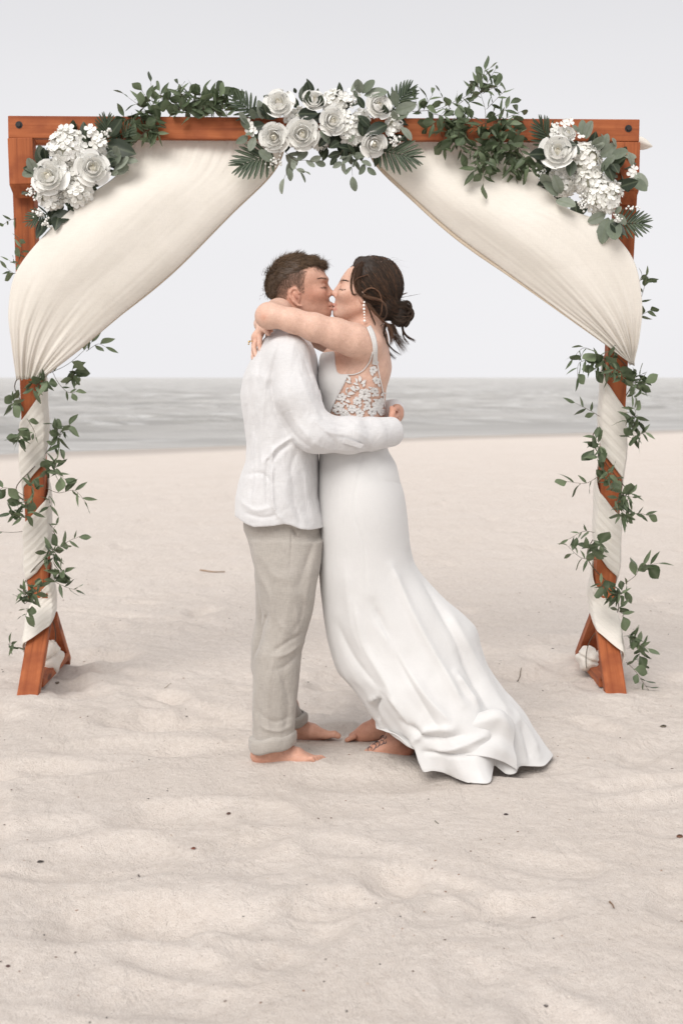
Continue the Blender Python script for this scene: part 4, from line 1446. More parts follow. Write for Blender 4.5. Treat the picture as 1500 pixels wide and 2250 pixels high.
def sheet(name, grid, nr, nc, mat, parent, thick=0.003, disp=None, seed=0):
    """smooth sheet through a grid of world control points (a, b, 3)"""
    Gd = np.asarray(grid, float)
    A = np.array([catmull(r, nc) for r in Gd])               # (a, nc, 3)
    V = np.stack([catmull(A[:, j], nr) for j in range(nc)], 1)
    if disp:
        du = np.gradient(V, axis=1); dv = np.gradient(V, axis=0)
        N = np.cross(du, dv); N /= np.linalg.norm(N, axis=2, keepdims=True) + 1e-9
        V = V + N * ((vnoise3(V[..., 0] * 18, V[..., 1] * 18, V[..., 2] * 18, seed) - 0.5) * disp)[..., None]
    o = link(name, mesh_np(name, V.reshape(-1, 3), grid_faces(nr, nc)), mat, parent)
    if thick:
        md = o.modifiers.new('thick', 'SOLIDIFY'); md.thickness = thick; md.offset = 0
    return o


# the turned-over fold of the train, standing up off the skirt
sheet('train_fold', [
    [W(925, 1652, 4.87), W(985, 1622, 4.83), W(1045, 1596, 4.82), W(1085, 1586, 4.83), W(1105, 1596, 4.88)],
    [W(918, 1644, 4.87), W(975, 1606, 4.80), W(1045, 1569, 4.785), W(1096, 1560, 4.79), W(1121, 1580, 4.84)],
    [W(918, 1645, 4.86), W(980, 1616, 4.765), W(1050, 1588, 4.745), W(1103, 1578, 4.755), W(1129, 1606, 4.80)],
    [W(922, 1650, 4.85), W(990, 1634, 4.755), W(1052, 1622, 4.745), W(1098, 1618, 4.76), W(1127, 1640, 4.78)],
    [W(930, 1656, 4.84), W(1000, 1644, 4.745), W(1056, 1640, 4.72), W(1100, 1646, 4.735), W(1135, 1668, 4.765)],
    [W(938, 1664, 4.84), W(1005, 1660, 4.735), W(1060, 1662, 4.70), W(1104, 1674, 4.735), W(1136, 1692, 4.765)]], 60, 70, M_DRESS, skirt, disp=0.010, seed=61)

# ---- shoulder strap, sheer net and lace appliques on the near side
BV = bvh_of(bride_body)


def on_body(px, py, lift=0.003):
    """point of the near body surface seen at photo pixel (px, py)"""
    o = Vector((0, 0, CAM_H)); d = (W(px, py, 5.0) - o).normalized()
    s = o + d * 4.2
    h = BV.ray_cast(s, d, 1.6)
    if h[0] is None: return W(px, py, Y0 - 0.05), Vector((0, -1, 0))
    n = h[1]
    if n.dot(d) > 0: n = -n
    return h[0] + n * lift, n


def ribbon(name, line, widths, mat, parent, lift=0.0035, n=40, thick=0.002, nw=5):
    L = catmull(np.array(line, float), n)
    T = np.gradient(L, axis=0)
    T /= np.linalg.norm(T, axis=1)[:, None]
    wd = np.interp(np.linspace(0, 1, n), np.linspace(0, 1, len(widths)), widths)
    V = []
    for i in range(n):
        for j in range(nw):
            s = (j / (nw - 1) - 0.5) * wd[i]
            p, nn = on_body(L[i, 0] - T[i, 1] * s, L[i, 1] + T[i, 0] * s, lift)
            V.append(p)
    o = link(name, mesh_np(name, np.array(V), grid_faces(n, nw)), mat, parent)
    md = o.modifiers.new('thick', 'SOLIDIFY'); md.thickness = thick; md.offset = 0
    return o


ribbon('strap', [(809, 719), (817, 738), (822, 758), (823, 780), (822, 800)], [10, 11, 10, 9, 11], M_LACE, bodice)
ribbon('armhole_trim', [(818, 772), (810, 796), (797, 814), (781, 822), (766, 824)], [2.2, 2.2, 2.2], M_LACE, bodice, n=30, nw=3)
ribbon('back_trim', [(826, 790), (832, 825), (839, 860), (843, 895)], [2.0, 2.0], M_LACE, bodice, n=30, nw=3)


def lace_petals(cx, cy, r, npet, rot, parent, name, lift=0.0035, sl=0.92):
    """an embroidered flower: separate padded petals lying on the net"""
    acc = Acc()
    for k in range(npet):
        a = rot + k * 2 * math.pi / npet
        V = []
        prof = [(0.10, 0.12), (0.40, 0.62), (0.72, sl), (0.95, 0.60), (1.04, 0.16)]
        for (t, w) in prof:
            for j in range(5):
                s = (j / 4 - 0.5) * w * r
                x = cx + math.cos(a) * t * r - math.sin(a) * s
                y = cy + math.sin(a) * t * r + math.cos(a) * s
                V.append(on_body(x, y, lift + (0.0012 if j in (0, 4) else 0.0002))[0])
        acc.add(np.array(V), grid_faces(len(prof), 5))
    o = link(name, acc.mesh(name), M_LACE, parent)
    md = o.modifiers.new('thick', 'SOLIDIFY'); md.thickness = 0.0015; md.offset = 0
    return o


def lace_leaf(x0, y0, x1, y1, w, parent):
    V = []
    dx, dy = x1 - x0, y1 - y0
    L = math.hypot(dx, dy); ux, uy = dx / L, dy / L
    prof = [(0, .05), (.25, .7), (.5, 1), (.75, .7), (1, .03)]
    for t, ww in prof:
        for j in range(5):
            s = (j / 4 - 0.5) * w * ww
            b = 0.10 * L * math.sin(math.pi * t)
            V.append(on_body(x0 + ux * t * L - uy * (s + b), y0 + uy * t * L + ux * (s + b), 0.0042 + (0.001 if j in (0, 4) else 0))[0])
    o = link('lace_leaf', mesh_np('lace_leaf', np.array(V), grid_faces(5, 5)), M_LACE, parent)
    md = o.modifiers.new('thick', 'SOLIDIFY'); md.thickness = 0.0014; md.offset = 0


lr = random.Random(4)
for cx, cy, r in ((800, 866, 13), (785, 880, 9), (752, 872, 9), (744, 894, 10), (774, 898, 9.5), (827, 893, 12), (816, 905, 9), (790, 908, 9), (755, 906, 9), (819, 812, 8), (826, 836, 7), (822, 858, 7.5), (835, 882, 8), (806, 893, 7), (762, 912, 8), (836, 905, 8), (824, 796, 6)):
    lace_petals(cx, cy, r, 5, lr.random() * 6, bodice, 'lace_flower')
for a in ((770, 838, 763, 826, 6), (772, 842, 760, 838, 6), (790, 840, 789, 825, 7), (792, 843, 803, 834, 7), (788, 846, 776, 842, 5), (782, 860, 769, 850, 8), (780, 864, 763, 866, 8), (796, 850, 800, 840, 5), (790, 856, 782, 848, 5),
          (770, 884, 758, 880, 7), (776, 888, 782, 878, 6), (812, 884, 806, 874, 7), (812, 887, 796, 884, 6), (818, 826, 813, 818, 6), (816, 834, 826, 826, 5), (832, 850, 828, 842, 5), (824, 870, 830, 864, 5), (834, 870, 838, 862, 5),
          (740, 906, 732, 898, 6), (764, 896, 762, 886, 5), (796, 900, 802, 896, 5), (744, 880, 740, 872, 5), (752, 884, 762, 888, 5), (786, 892, 794, 888, 5)):
    lace_leaf(*a, bodice)

for _ in range(46):                                     # small sprigs filling the net
    x = lr.uniform(736, 842); y = lr.uniform(838, 912)
    if x < 767 - (y - 822) * .48 + 6 or x > 846 - (912 - y) * .16: continue
    an = lr.uniform(0, 6.28); ln = lr.uniform(7, 12)
    lace_leaf(x, y, x + ln * math.cos(an), y + ln * math.sin(an), lr.uniform(3, 5), bodice)

# ---- drop earring and ring
m, nt, b = mat_new('pearl'); b.inputs['Base Color'].default_value = (0.86, 0.83, 0.79, 1); b.inputs['Roughness'].default_value = 0.15
M_PEARL = m
m, nt, b = mat_new('gold'); b.inputs['Base Color'].default_value = (0.62, 0.42, 0.15, 1); b.inputs['Metallic'].default_value = 1; b.inputs['Roughness'].default_value = 0.3
M_GOLD = m


def beads(name, spec, mat, parent):
    bm = bmesh.new()
    for px, py, dy, r in spec:
        bmesh.ops.create_icosphere(bm, subdivisions=2, radius=r, matrix=Matrix.Translation(Vector(q(px, py, dy))))
    me = bpy.data.meshes.new(name); bm.to_mesh(me); bm.free()
    return link(name, me, mat, parent)


beads('earring', [(800, 664, -.080, .0042), (799, 671, -.080, .0050), (799.5, 679, -.081, .0048), (800, 686, -.081, .0040), (800.3, 692, -.081, .0034), (800.5, 698, -.081, .0030), (800.6, 705, -.081, .0052)], M_PEARL, bride)
a = catmull([q(546, 751, -.052), q(549, 749, -.066), q(553, 750, -.078), q(556, 752, -.075)], 10)
v, f = tube_data(a, .0016, 6)
ring = link('ring', mesh_np('ring', v, f), M_GOLD, bride)
beads('ring_stone', [(547.5, 751, -.068, .0042), (546.5, 756, -.066, .0030)], M_GOLD, ring)

# ---- ankle tattoo: flat ink scrolls lying on the near foot
m, nt, b = mat_new('tattoo_ink'); b.inputs['Base Color'].default_value = (0.05, 0.045, 0.05, 1); b.inputs['Roughness'].default_value = 0.6
M_INK = m


def ink(line):
    L = catmull(np.array(line, float), 14)
    T = np.gradient(L, axis=0); T /= np.linalg.norm(T, axis=1)[:, None] + 1e-9
    V = []
    for i in range(14):
        w = 2.0 * math.sin(math.pi * (0.12 + 0.8 * i / 13))
        for s in (-.5, .5):
            V.append(on_body(L[i, 0] - T[i, 1] * s * w, L[i, 1] + T[i, 0] * s * w, 0.0012)[0])
    return np.array(V), grid_faces(14, 2)


acc = Acc()
for ln in ([(811, 1652), (808, 1646), (812, 1641), (817, 1644), (814, 1648)], [(817, 1650), (823, 1645), (826, 1638), (821, 1634), (817, 1638)], [(824, 1644), (831, 1640), (834, 1633), (829, 1629), (826, 1633)],
           [(832, 1638), (839, 1636), (843, 1630), (838, 1626), (835, 1630)], [(840, 1634), (847, 1633), (848, 1627)], [(836, 1626), (836, 1619), (841, 1616), (844, 1620), (840, 1622)], [(843, 1625), (848, 1621), (847, 1616)], [(820, 1637), (826, 1630), (833, 1624)]):
    acc.add(*ink(ln))
link('ankle_tattoo', acc.mesh('ankle_tattoo'), M_INK, bride_body)


def build_bride_hair():
    rng = np.random.RandomState(11)
    F = Field(q(755, 540, -0.12), q(920, 735, 0.12), 0.003)
    F.add(ell(q(823, 622), (.0985, .082, .0905), ('Y', R(12))), 0.02)
    F.add(ell(q(800, 592), (.040, .066, .036)), 0.03)
    F.add(ell(q(843, 670), (.055, .062, .055)), 0.03)
    P = pxz([(776, 570), (770, 590), (775, 606), (784, 622), (786, 640), (790, 654), (800, 664), (812, 672), (820, 690), (828, 712), (842, 722), (905, 722), (920, 640), (900, 540), (790, 540)], -0.05)
    X2, Z2 = np.broadcast_arrays(F.ax[0][:, None], F.ax[2][None, :])
    F.intersect(np.broadcast_to(poly_sdf(X2, Z2, P).astype(np.float32)[:, None, :], F.F.shape), 0.02)
    # low bun, a twisted knot
    F.add(ell(q(878, 690), (.036, .044, .043)), 0.012)
    x, y, z = F.xyz()
    F.F += ((vnoise3(x * 40, y * 40, z * 40, 61) - 0.5) * 0.006).astype(np.float32)
    V, Fc = F.nets()
    C = np.array([0.030, 0.021, 0.016]) * (0.7 + 0.6 * vnoise3(V[:, 0] * 60, V[:, 1] * 60, V[:, 2] * 60, 63))[:, None]
    M = hair_mat('dark_brown_hair')
    hair = link('hair', mesh_np('hair', V, Fc, C), M, bride)
    base = np.array([0.036, 0.025, 0.018]); warm = np.array([0.16, 0.070, 0.034])
    n = 9
    t = np.linspace(0, 1, n)[:, None]
    A, Wd, CC = [], [], []
    ctr = q(823, 622); rad = np.array([.0985, .082, .0905]) * 1.02
    cen = V[Fc].mean(1)
    ok = np.where(cen[:, 0] < q(868, 0)[0])[0]
    bun = q(872, 678)
    for i in rng.choice(ok, 5200):
        p0 = cen[i]
        tgt = bun + np.array([0, np.sign(p0[1] - Y0) * 0.028, 0]) + rng.randn(3) * np.array([.006, .012, .012])
        pts = p0 + (tgt - p0) * t
        # stay on the outside of the skull, with a lifted arc
        w = (pts - ctr) / rad
        ln = np.linalg.norm(w, axis=1, keepdims=True)
        pts = ctr + w / ln * np.maximum(ln, 1.0 + 0.03 * rng.rand()) * rad
        pts = pts + rng.randn(3) * 0.0012
        pts[:, 2] -= 0.010 * np.sin(np.pi * t[:, 0]) * (0.5 + rng.rand())
        A.append(pts); Wd.append(.00065); CC.append(base * (0.5 + 1.0 * rng.rand()) + warm * (0.8 * rng.rand() ** 5))
    # bun coils
    for k in range(900):
        ph = rng.rand() * 6.28; tilt = rng.randn() * 0.5
        rr = .030 + .012 * rng.rand()
        a = ph + np.linspace(0, 2.4, n)
        c = q(880, 690) + rng.randn(3) * .004
        ring = np.stack([np.cos(a) * rr * .85, np.sin(tilt) * np.sin(a) * rr - 0.006 - .028 * rng.rand() * np.sign(rng.rand() - .15), np.sin(a) * rr * math.cos(tilt)], 1)
        A.append(c + ring); Wd.append(.0008); CC.append(base * (0.6 + 1.2 * rng.rand()) + warm * (0.4 * rng.rand() ** 3))
    for (cx, cy, r0) in ((892, 676, .022), (897, 690, .020), (886, 702, .024)):
        for k in range(70):
            a = -1.2 + np.linspace(0, 3.4, n) + rng.randn() * .1
            r = r0 + rng.randn() * .0022
            A.append(q(cx, cy, -.03 + rng.randn() * .01) + np.stack([np.cos(a) * r * .8, np.full(n, 0.0), np.sin(a) * r], 1)); Wd.append(.0011); CC.append(base * (0.7 + rng.rand()) + warm * .2 * rng.rand())

    def lock(pts, m, sp, w=.0007, red=0.3, dy=-.08, end=1.0):
        C0 = catmull(np.array([q(*p[:2], p[2] if len(p) > 2 else dy) for p in pts]), n)
        for _ in range(int(m * 1.5)):
            o = rng.randn(3) * sp
            o2 = rng.randn(3) * sp * end
            A.append(C0 + o * (1 - t) + o2 * t + rng.randn(n, 3) * 0.0003); Wd.append(w * (0.7 + .5 * rng.rand()))
            CC.append(base * (0.6 + rng.rand()) + warm * red * rng.rand())
    lock([(797, 577), (780, 588), (773, 606), (771, 632), (776, 648), (783, 646)], 26, .0022, red=.8, dy=-.066)
    lock([(796, 580), (784, 596), (779, 616), (783, 634), (790, 650)], 50, .0035, red=.6, dy=-.070)
    lock([(790, 590), (786, 610), (788, 632), (794, 650), (802, 660)], 60, .004, red=.3, dy=-.076)
    lock([(806, 604), (792, 608), (781, 614), (775, 624)], 12, .0010, red=1.1, dy=-.084)
    lock([(798, 642), (808, 634), (820, 633), (832, 641), (838, 656), (839, 680), (833, 698)], 22, .0013, red=1.1, dy=-.088)
    lock([(798, 650), (815, 656), (832, 658), (846, 670), (850, 684), (848, 696), (841, 702)], 46, .0022, red=.9, dy=-.090, end=.6)
    lock([(796, 646), (804, 664), (812, 684), (818, 700), (824, 714)], 30, .0018, red=.25, dy=-.080)
    lock([(808, 668), (824, 688), (842, 706), (858, 720), (863, 740)], 36, .0026, red=.8, dy=-.078)
    lock([(846, 712, -.05), (843, 730, -.05), (842, 748, -.05), (850, 770, -.04), (868, 788, -.03)], 30, .0020, red=.2, end=1.4)
    lock([(846, 735, -.05), (851, 755, -.05), (864, 770, -.04), (879, 781, -.03)], 14, .0016, red=.2, end=1.5)
    lock([(857, 715, -.04), (862, 735, -.04), (874, 752, -.04), (888, 772, -.03)], 40, .0034, red=.5, end=2.2)
    lock([(862, 712, -.04), (868, 728, -.04), (878, 746, -.04), (891, 760, -.03)], 34, .0034, red=.3, end=2.0)
    lock([(852, 712, -.05), (856, 730, -.05), (860, 748, -.05), (858, 757, -.05)], 30, .003, red=.9, end=1.6)
    lock([(882, 710, -.02), (886, 728, -.02), (895, 740, -.02), (911, 749, -.02)], 34, .0022, red=.3, end=1.2)
    lock([(884, 722, -.02), (887, 742, -.02), (897, 756, -.02)], 16, .0016, red=.2, end=1.6)
    lock([(777, 584, -.02), (783, 570, -.02), (796, 565, -.01), (822, 572, 0), (845, 580, 0)], 14, .0022, red=.2, end=1.2)
    lock([(800, 570, -.02), (840, 576, -.03), (868, 596, -.03), (884, 618, -.02)], 12, .003, w=.0006, red=.3, end=1.6)
    lock([(878, 648, -.02), (884, 647, -.02), (894, 643, -.02)], 12, .0012, red=.8)
    for _ in range(26):
        x0, y0 = rng.uniform(778, 872), rng.uniform(566, 600)
        lock([(x0, y0 + 6, -.03), (x0 + rng.uniform(4, 14), y0 - rng.uniform(0, 6), -.04), (x0 + rng.uniform(18, 36), y0 + rng.uniform(-4, 14), -.04)], 1, .001, w=.00035, red=.6)
    for _ in range(16):
        x0 = rng.uniform(770, 790)
        lock([(x0 + 8, 584, -.06), (x0 - 2, 604 + rng.uniform(-6, 6), -.072), (x0 - rng.uniform(-2, 8), 632 + rng.uniform(-10, 14), -.070)], 1, .001, w=.0004, red=1.0)
    lock([(880, 654, -.02), (905, 649, -.02), (925, 645, -.02)], 2, .0004, w=.0004, red=.2)
    lock([(850, 718, -.05), (840, 712, -.05), (832, 726, -.04), (842, 738, -.04)], 5, .0006, w=.0005)
    me = strand_mesh('hair_strands', np.array(A), np.array(Wd), np.array(CC))
    link('hair_strands', me, M, hair)
    brow_and_lashes(bride_body, hair, M, lambda u: (747 + 16 * u, 616 - 2.4 * math.sin(u * 2.4) + 3.5 * u), (1, 0), lambda u: (747 + 13 * u, 634.5 + 1.8 * math.sin(u * 3.1)), -1, (0.05, 0.03, 0.022), rng, .85)


build_bride_hair()
# ------------------------------------------------------------------ cream fabric on the arch
M_DRAPE = cloth_mat('cream_chiffon', (0.85, 0.815, 0.75), (0.885, 0.85, 0.79), weave=520, streak=0.10, bumpst=0.2, rough=0.9, sheen=0.3)
M_HEM_SHADED = cloth_mat('cream_hem_shaded', (0.70, 0.60, 0.475), (0.74, 0.645, 0.525), weave=520, streak=0.10, bumpst=0.2, rough=0.9, sheen=0.3)  # same cream cloth; the tan paints in the shade of the doubled layer

for _m in (M_DRAPE, M_HEM_SHADED):
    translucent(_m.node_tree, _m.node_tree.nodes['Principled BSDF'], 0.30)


def drape(side, label, A, B, Ya, Yb, up_px, lo_px, foot):
    pst_top, pst_low = POST[side]
    root = empty('fabric_drape', (pst_low.x, 6.2, 0), label, 'drape')
    nr, nc = 150, 90
    vs = [0, .15, .35, .55, .75, .87, .95, 1.0]
    Ac = np.array([[*p, y] for p, y in zip(A, Ya)], float); Bc = np.array([[*p, y] for p, y in zip(B, Yb)], float)
    tt = np.linspace(0, 1, nr)
    def along(C):
        sm = catmull(C, 400); sv = np.interp(np.linspace(0, len(vs) - 1, 400), range(len(vs)), vs)
        return np.stack([np.interp(tt, sv, sm[:, i]) for i in range(3)], 1)
    a, b = along(Ac), along(Bc)
    u = np.linspace(0, 1, nc)
    V = np.zeros((nr, nc, 3))
    rng = np.random.RandomState(70 + side)
    for i in range(nr):
        v = tt[i]
        # cross profile: belly towards the camera in the middle, rounded over the post on the outside
        bel = 0.07 * math.sin(math.pi * min(1, v * 1.02)) ** 0.8
        px = a[i, 0] * (1 - u) + b[i, 0] * u
        py = a[i, 1] * (1 - u) + b[i, 1] * u
        Y = a[i, 2] * (1 - u) + b[i, 2] * u - bel * np.sin(math.pi * np.clip(u * 0.96 + 0.04, 0, 1)) ** 0.7
        for j in range(nc):
            V[i, j] = W(px[j], py[j], Y[j])
    # pleats: fine where the cloth is gathered (beam and post), broad and soft in the belly
    ui, vi = np.broadcast_arrays(u[None, :], tt[:, None])
    gat_t = 0.22 * np.exp(-(vi / 0.13) ** 2); gat_b = sstep(0.68, 1.10, vi) ** 1.6
    wob = ui + 0.02 * np.sin(5 * vi + 3) + 0.012 * np.sin(11 * vi + 9 * ui)
    D = gat_t * 0.010 * (np.sin(wob * 2 * math.pi * 13) + 0.6 * np.sin(wob * 2 * math.pi * 29 + 1)) \
        + gat_b * 0.007 * (np.sin(wob * 2 * math.pi * 6 + 0.6) + 0.5 * np.sin(wob * 2 * math.pi * 15 + 2)) \
        + 0.006 * np.sin(wob * 2 * math.pi * 1.6 + 1 + vi) * (1 - gat_b) \
        + (vnoise2(ui * 26, vi * 5, 71) - 0.5) * 0.012 * (0.08 + gat_t + gat_b) + (vnoise2(ui * 60, vi * 9, 72) - 0.5) * 0.006 * (0.12 + gat_b + gat_t)
    du = np.gradient(V, axis=1); dv = np.gradient(V, axis=0)
    N = np.cross(du, dv); N /= np.linalg.norm(N, axis=2, keepdims=True) + 1e-9
    V = V + N * D[..., None]
    o = link('swag', mesh_np('swag', V.reshape(-1, 3), grid_faces(nr, nc)), M_DRAPE, root)
    md = o.modifiers.new('thick', 'SOLIDIFY'); md.thickness = 0.002; md.offset = 0
    # double hem along the inner edge, lying just behind it, its shade put into the tan colour
    H = np.stack([V[2:-1, -1] + np.array([-side * -0.004, 0.004, 0.002]), V[2:-1, -4] + np.array([0, 0.006, 0])], 1)
    inner = V[2:-1, -1]
    out = inner + (np.array([-0.012, 0.006, -0.010]) if side > 0 else np.array([0.004, 0.006, -0.004]))
    fade = np.clip((1 - np.linspace(0, 1, len(inner))) / .35, 0, 1)[:, None]
    out = inner + (out - inner) * fade
    H = np.stack([out, (out + inner) / 2 + np.array([0, 0.002, 0]), inner + np.array([0, 0.004, 0.0])], 1)
    h = link('hem', mesh_np('hem', H.reshape(-1, 3), grid_faces(H.shape[0], 3)), M_HEM_SHADED, root)
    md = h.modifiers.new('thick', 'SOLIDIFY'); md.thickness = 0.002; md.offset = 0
    # facing behind the beam where the cloth is pinned up
    top = []
    for j in range(60):
        t = j / 59
        px = A[0][0] + (B[0][0] - A[0][0]) * t
        for k in range(6):
            py = A[0][1] - 30 + k * 11
            p = W(px, py, AY + 0.115 + 0.008 * math.sin(px * 0.4) + 0.004 * math.sin(px * 0.93))
            top.append(p)
    f = link('pinned_edge', mesh_np('pinned_edge', np.array(top), grid_faces(60, 6)), M_HEM_SHADED, root)
    # ---- spiral round the post
    L = (pst_low - pst_top)
    def post_c(z):
        g0, g1 = LEG[side]
        t = (z - pst_top.z) / (pst_low.z - pst_top.z)
        x_, y_ = pst_top.x + L.x * t, pst_top.y + L.y * t
        # towards the ground the cloth follows the splayed front leg
        k = min(1.0, max(0.0, (g0.z + 0.14 - z) / 0.14))
        k = k * k * (3 - 2 * k)
        tl_ = min(1.0, (g0.z - z) / (g0.z - g1.z))
        return x_ + (g0.x + (g1.x - g0.x) * tl_ - x_) * k, y_ + (g0.y + (g1.y - g0.y) * tl_ - 0.014 - y_) * k
    zu = [W(0, p, 6.17).z for p in up_px]; zl = [W(0, p, 6.17).z for p in lo_px]
    ss = np.linspace(-0.42, 2.36, 400)
    k = np.arange(len(zu))
    def ext(z):
        z = list(z)
        return np.interp(ss, np.arange(-1, len(z) + 1), [2 * z[0] - z[1]] + z + [2 * z[-1] - z[-2]])
    # z at phi: straight helix between turns (phi=0 in front, at integer s)
    up, lo = ext(zu), ext(zl)
    m = 46
    V = np.zeros((len(ss), m, 3))
    for i, s in enumerate(ss):
        phi = -s * 2 * math.pi * (-side) * 1.0
        tap = min(1, (s + 0.42) / 0.12, (2.36 - s) / 0.10)
        for j in range(m):
            w = j / (m - 1)
            z = up[i] + (lo[i] - up[i]) * w
            cx, cyy = post_c(z)
            # square post with the cloth pulled over its corners
            ca, sa = math.cos(phi), math.sin(phi)
            r0 = 0.047 / max(abs(ca), abs(sa)) ** 0.62
            pl = 0.0013 * math.sin(w * 2 * math.pi * 7 + 0.8 * math.sin(phi * 2) + 1.2 * math.sin(s * 4)) + 0.0009 * math.sin(w * 2 * math.pi * 16.5 + s * 3 + 1.5 * math.sin(s * 5)) + 0.0022 * math.sin(s * 17 + w * 9)
            r = r0 + 0.008 + 0.010 * math.sin(math.pi * w) ** 0.6 + pl
            V[i, j] = (cx + r * sa, cyy - r * ca, z + 0.006 * math.sin(s * 9) * (w - 0.5))
    f = grid_faces(len(ss), m)
    wob = link('post_wrap', mesh_np('post_wrap', V.reshape(-1, 3), f), M_DRAPE, root)
    md = wob.modifiers.new('thick', 'SOLIDIFY'); md.thickness = 0.002; md.offset = 0
    # loose end bunched on the sand between the legs
    (px0, py0, px1, py1) = foot
    c = W((px0 + px1) / 2, (py0 + py1) / 2, 6.42)
    rx = (px1 - px0) / FPX * 6.42 / 2; rz = (py1 - py0) / FPX * 6.42 / 2
    nu, nv = 64, 40
    V = np.zeros((nv, nu, 3))
    for i in range(nv):
        th = math.pi * i / (nv - 1)
        for j in range(nu):
            a_ = 2 * math.pi * j / nu
            d = Vector((math.sin(th) * math.cos(a_), math.sin(th) * math.sin(a_), math.cos(th)))
            n_ = 1 + 0.09 * math.sin(3 * a_ + 4 * th * side) + 0.05 * math.sin(5 * th + 2 * a_) + 0.025 * math.sin(9 * a_ - 5 * th)
            notch = -0.22 * math.exp(-((d.z - 0.1 + 0.35 * d.x * side) / 0.10) ** 2)
            V[i, j] = (c.x + d.x * rx * (n_ + notch), c.y + d.y * 0.085 * (n_ + notch), c.z + d.z * rz * (1 + 0.6 * (n_ - 1)))
    g = sand_z(V[..., 0].ravel(), V[..., 1].ravel()).reshape(nv, nu)
    V[..., 2] = np.maximum(V[..., 2], g - 0.004)
    link('bunched_end', mesh_np('bunched_end', V.reshape(-1, 3), grid_faces(nv, nu, wrap=True)), M_DRAPE, root)
    return root


drape(-1, 'cream fabric drape swept to the left post and wound around it',
      [(285, 300), (262, 376), (180, 438), (98, 514), (35, 597), (18, 680), (24, 755), (35, 834)], [(632, 300), (598, 376), (505, 468), (382, 592), (262, 692), (182, 762), (128, 806), (94, 830)],
      [6.10, 6.04, 5.99, 5.97, 5.965, 5.98, 6.02, 6.09], [6.10, 6.09, 6.07, 6.05, 6.04, 6.04, 6.05, 6.06],
      [897, 1128, 1312], [1045, 1262, 1390], (90, 1408, 138, 1482))
right_drape = drape(1, 'cream fabric drape swept to the right post and wound around it',
      [(1195, 312), (1177, 382), (1240, 456), (1318, 492), (1387, 567), (1408, 662), (1403, 735), (1389, 802)], [(808, 312), (832, 362), (905, 434), (1003, 520), (1122, 606), (1242, 692), (1326, 752), (1386, 800)],
      [6.10, 6.04, 5.99, 5.97, 5.965, 5.98, 6.02, 6.09], [6.10, 6.09, 6.07, 6.05, 6.03, 6.03, 6.05, 6.08],
      [872, 1112, 1316], [1022, 1250, 1403], (1266, 1420, 1314, 1474))
# its loose top corner pokes out behind the right end of the beam
sheet('loose_corner', [
    [W(1392, 300, AY + .13), W(1408, 301, AY + .12), W(1420, 308, AY + .12), W(1431, 319, AY + .12)],
    [W(1392, 312, AY + .12), W(1408, 312, AY + .10), W(1421, 316, AY + .10), W(1433, 321, AY + .12)],
    [W(1392, 326, AY + .13), W(1408, 329, AY + .12), W(1421, 327, AY + .12), W(1431, 323, AY + .12)]], 16, 20, M_DRAPE, right_drape, disp=0.006, seed=77)
# ------------------------------------------------------------------ leaves and flowers
rnd = random.Random(21)


def leaf_mesh(name, L, wid, mat, pts=((0, .03), (.18, .55), (.42, 1), (.68, .78), (.88, .34), (1, .01)), fold=.25, droop=.18, twist=0.0):
    V = []
    for t, w in pts:
        for j in (-1, -.5, 0, .5, 1):
            y = j * wid * .5 * w
            V.append((t * L, y, abs(j) * wid * .5 * w * fold - droop * L * t * t + twist * y * t))
    me = mesh_np(name, V, grid_faces(len(pts), 5))
    me.materials.append(mat)
    me.polygons.foreach_set('use_smooth', np.ones(len(me.polygons), dtype=bool))
    return me


def leaf_mat(name, c1, c2, rough=0.5, back=None):
    m, nt, b = mat_new(name)
    oi = nt.nodes.new('ShaderNodeObjectInfo')
    c = ramp(nt, oi.outputs['Random'], [(0.0, c1), (1.0, c2)])
    n = noise(nt, coords(nt, (60, 60, 60)), 1.0, 3)
    c = mixc(nt, 0.5, c, ramp(nt, n, [(0.3, (0.75, 0.75, 0.75)), (0.7, (1.2, 1.2, 1.2))]), 'MULTIPLY')
    # pale midrib
    tcn = nt.nodes.new('ShaderNodeTexCoord'); sx = nt.nodes.new('ShaderNodeSeparateXYZ'); nt.links.new(tcn.outputs['Object'], sx.inputs[0])
    ab = nd(nt, 'ShaderNodeMath', operation='ABSOLUTE'); nt.links.new(sx.outputs['Y'], ab.inputs[0])
    rib = ramp(nt, ab.outputs[0], [(0.0, (0.5, 0.5, 0.5)), (0.0022, (0, 0, 0))])
    c = mixc(nt, rib, c, (0.16, 0.19, 0.12))
    nt.links.new(c, b.inputs['Base Color'])
    b.inputs['Roughness'].default_value = rough
    b.inputs['Specular IOR Level'].default_value = 0.4
    translucent(nt, b, 0.25)
    return m


M_RUSCUS = leaf_mat('ruscus_leaf', (0.045, 0.070, 0.030), (0.185, 0.235, 0.135))
M_DARK = leaf_mat('dark_leaf', (0.020, 0.031, 0.018), (0.050, 0.066, 0.038), 0.45)
M_GREY = leaf_mat('grey_green_leaf', (0.15, 0.18, 0.13), (0.29, 0.32, 0.26), 0.7)
M_PALM = leaf_mat('palm_leaf', (0.022, 0.040, 0.022), (0.045, 0.068, 0.036), 0.5)
m, nt, b = mat_new('stem'); b.inputs['Base Color'].default_value = (0.075, 0.055, 0.032, 1); b.inputs['Roughness'].default_value = 0.7
M_STEM = m

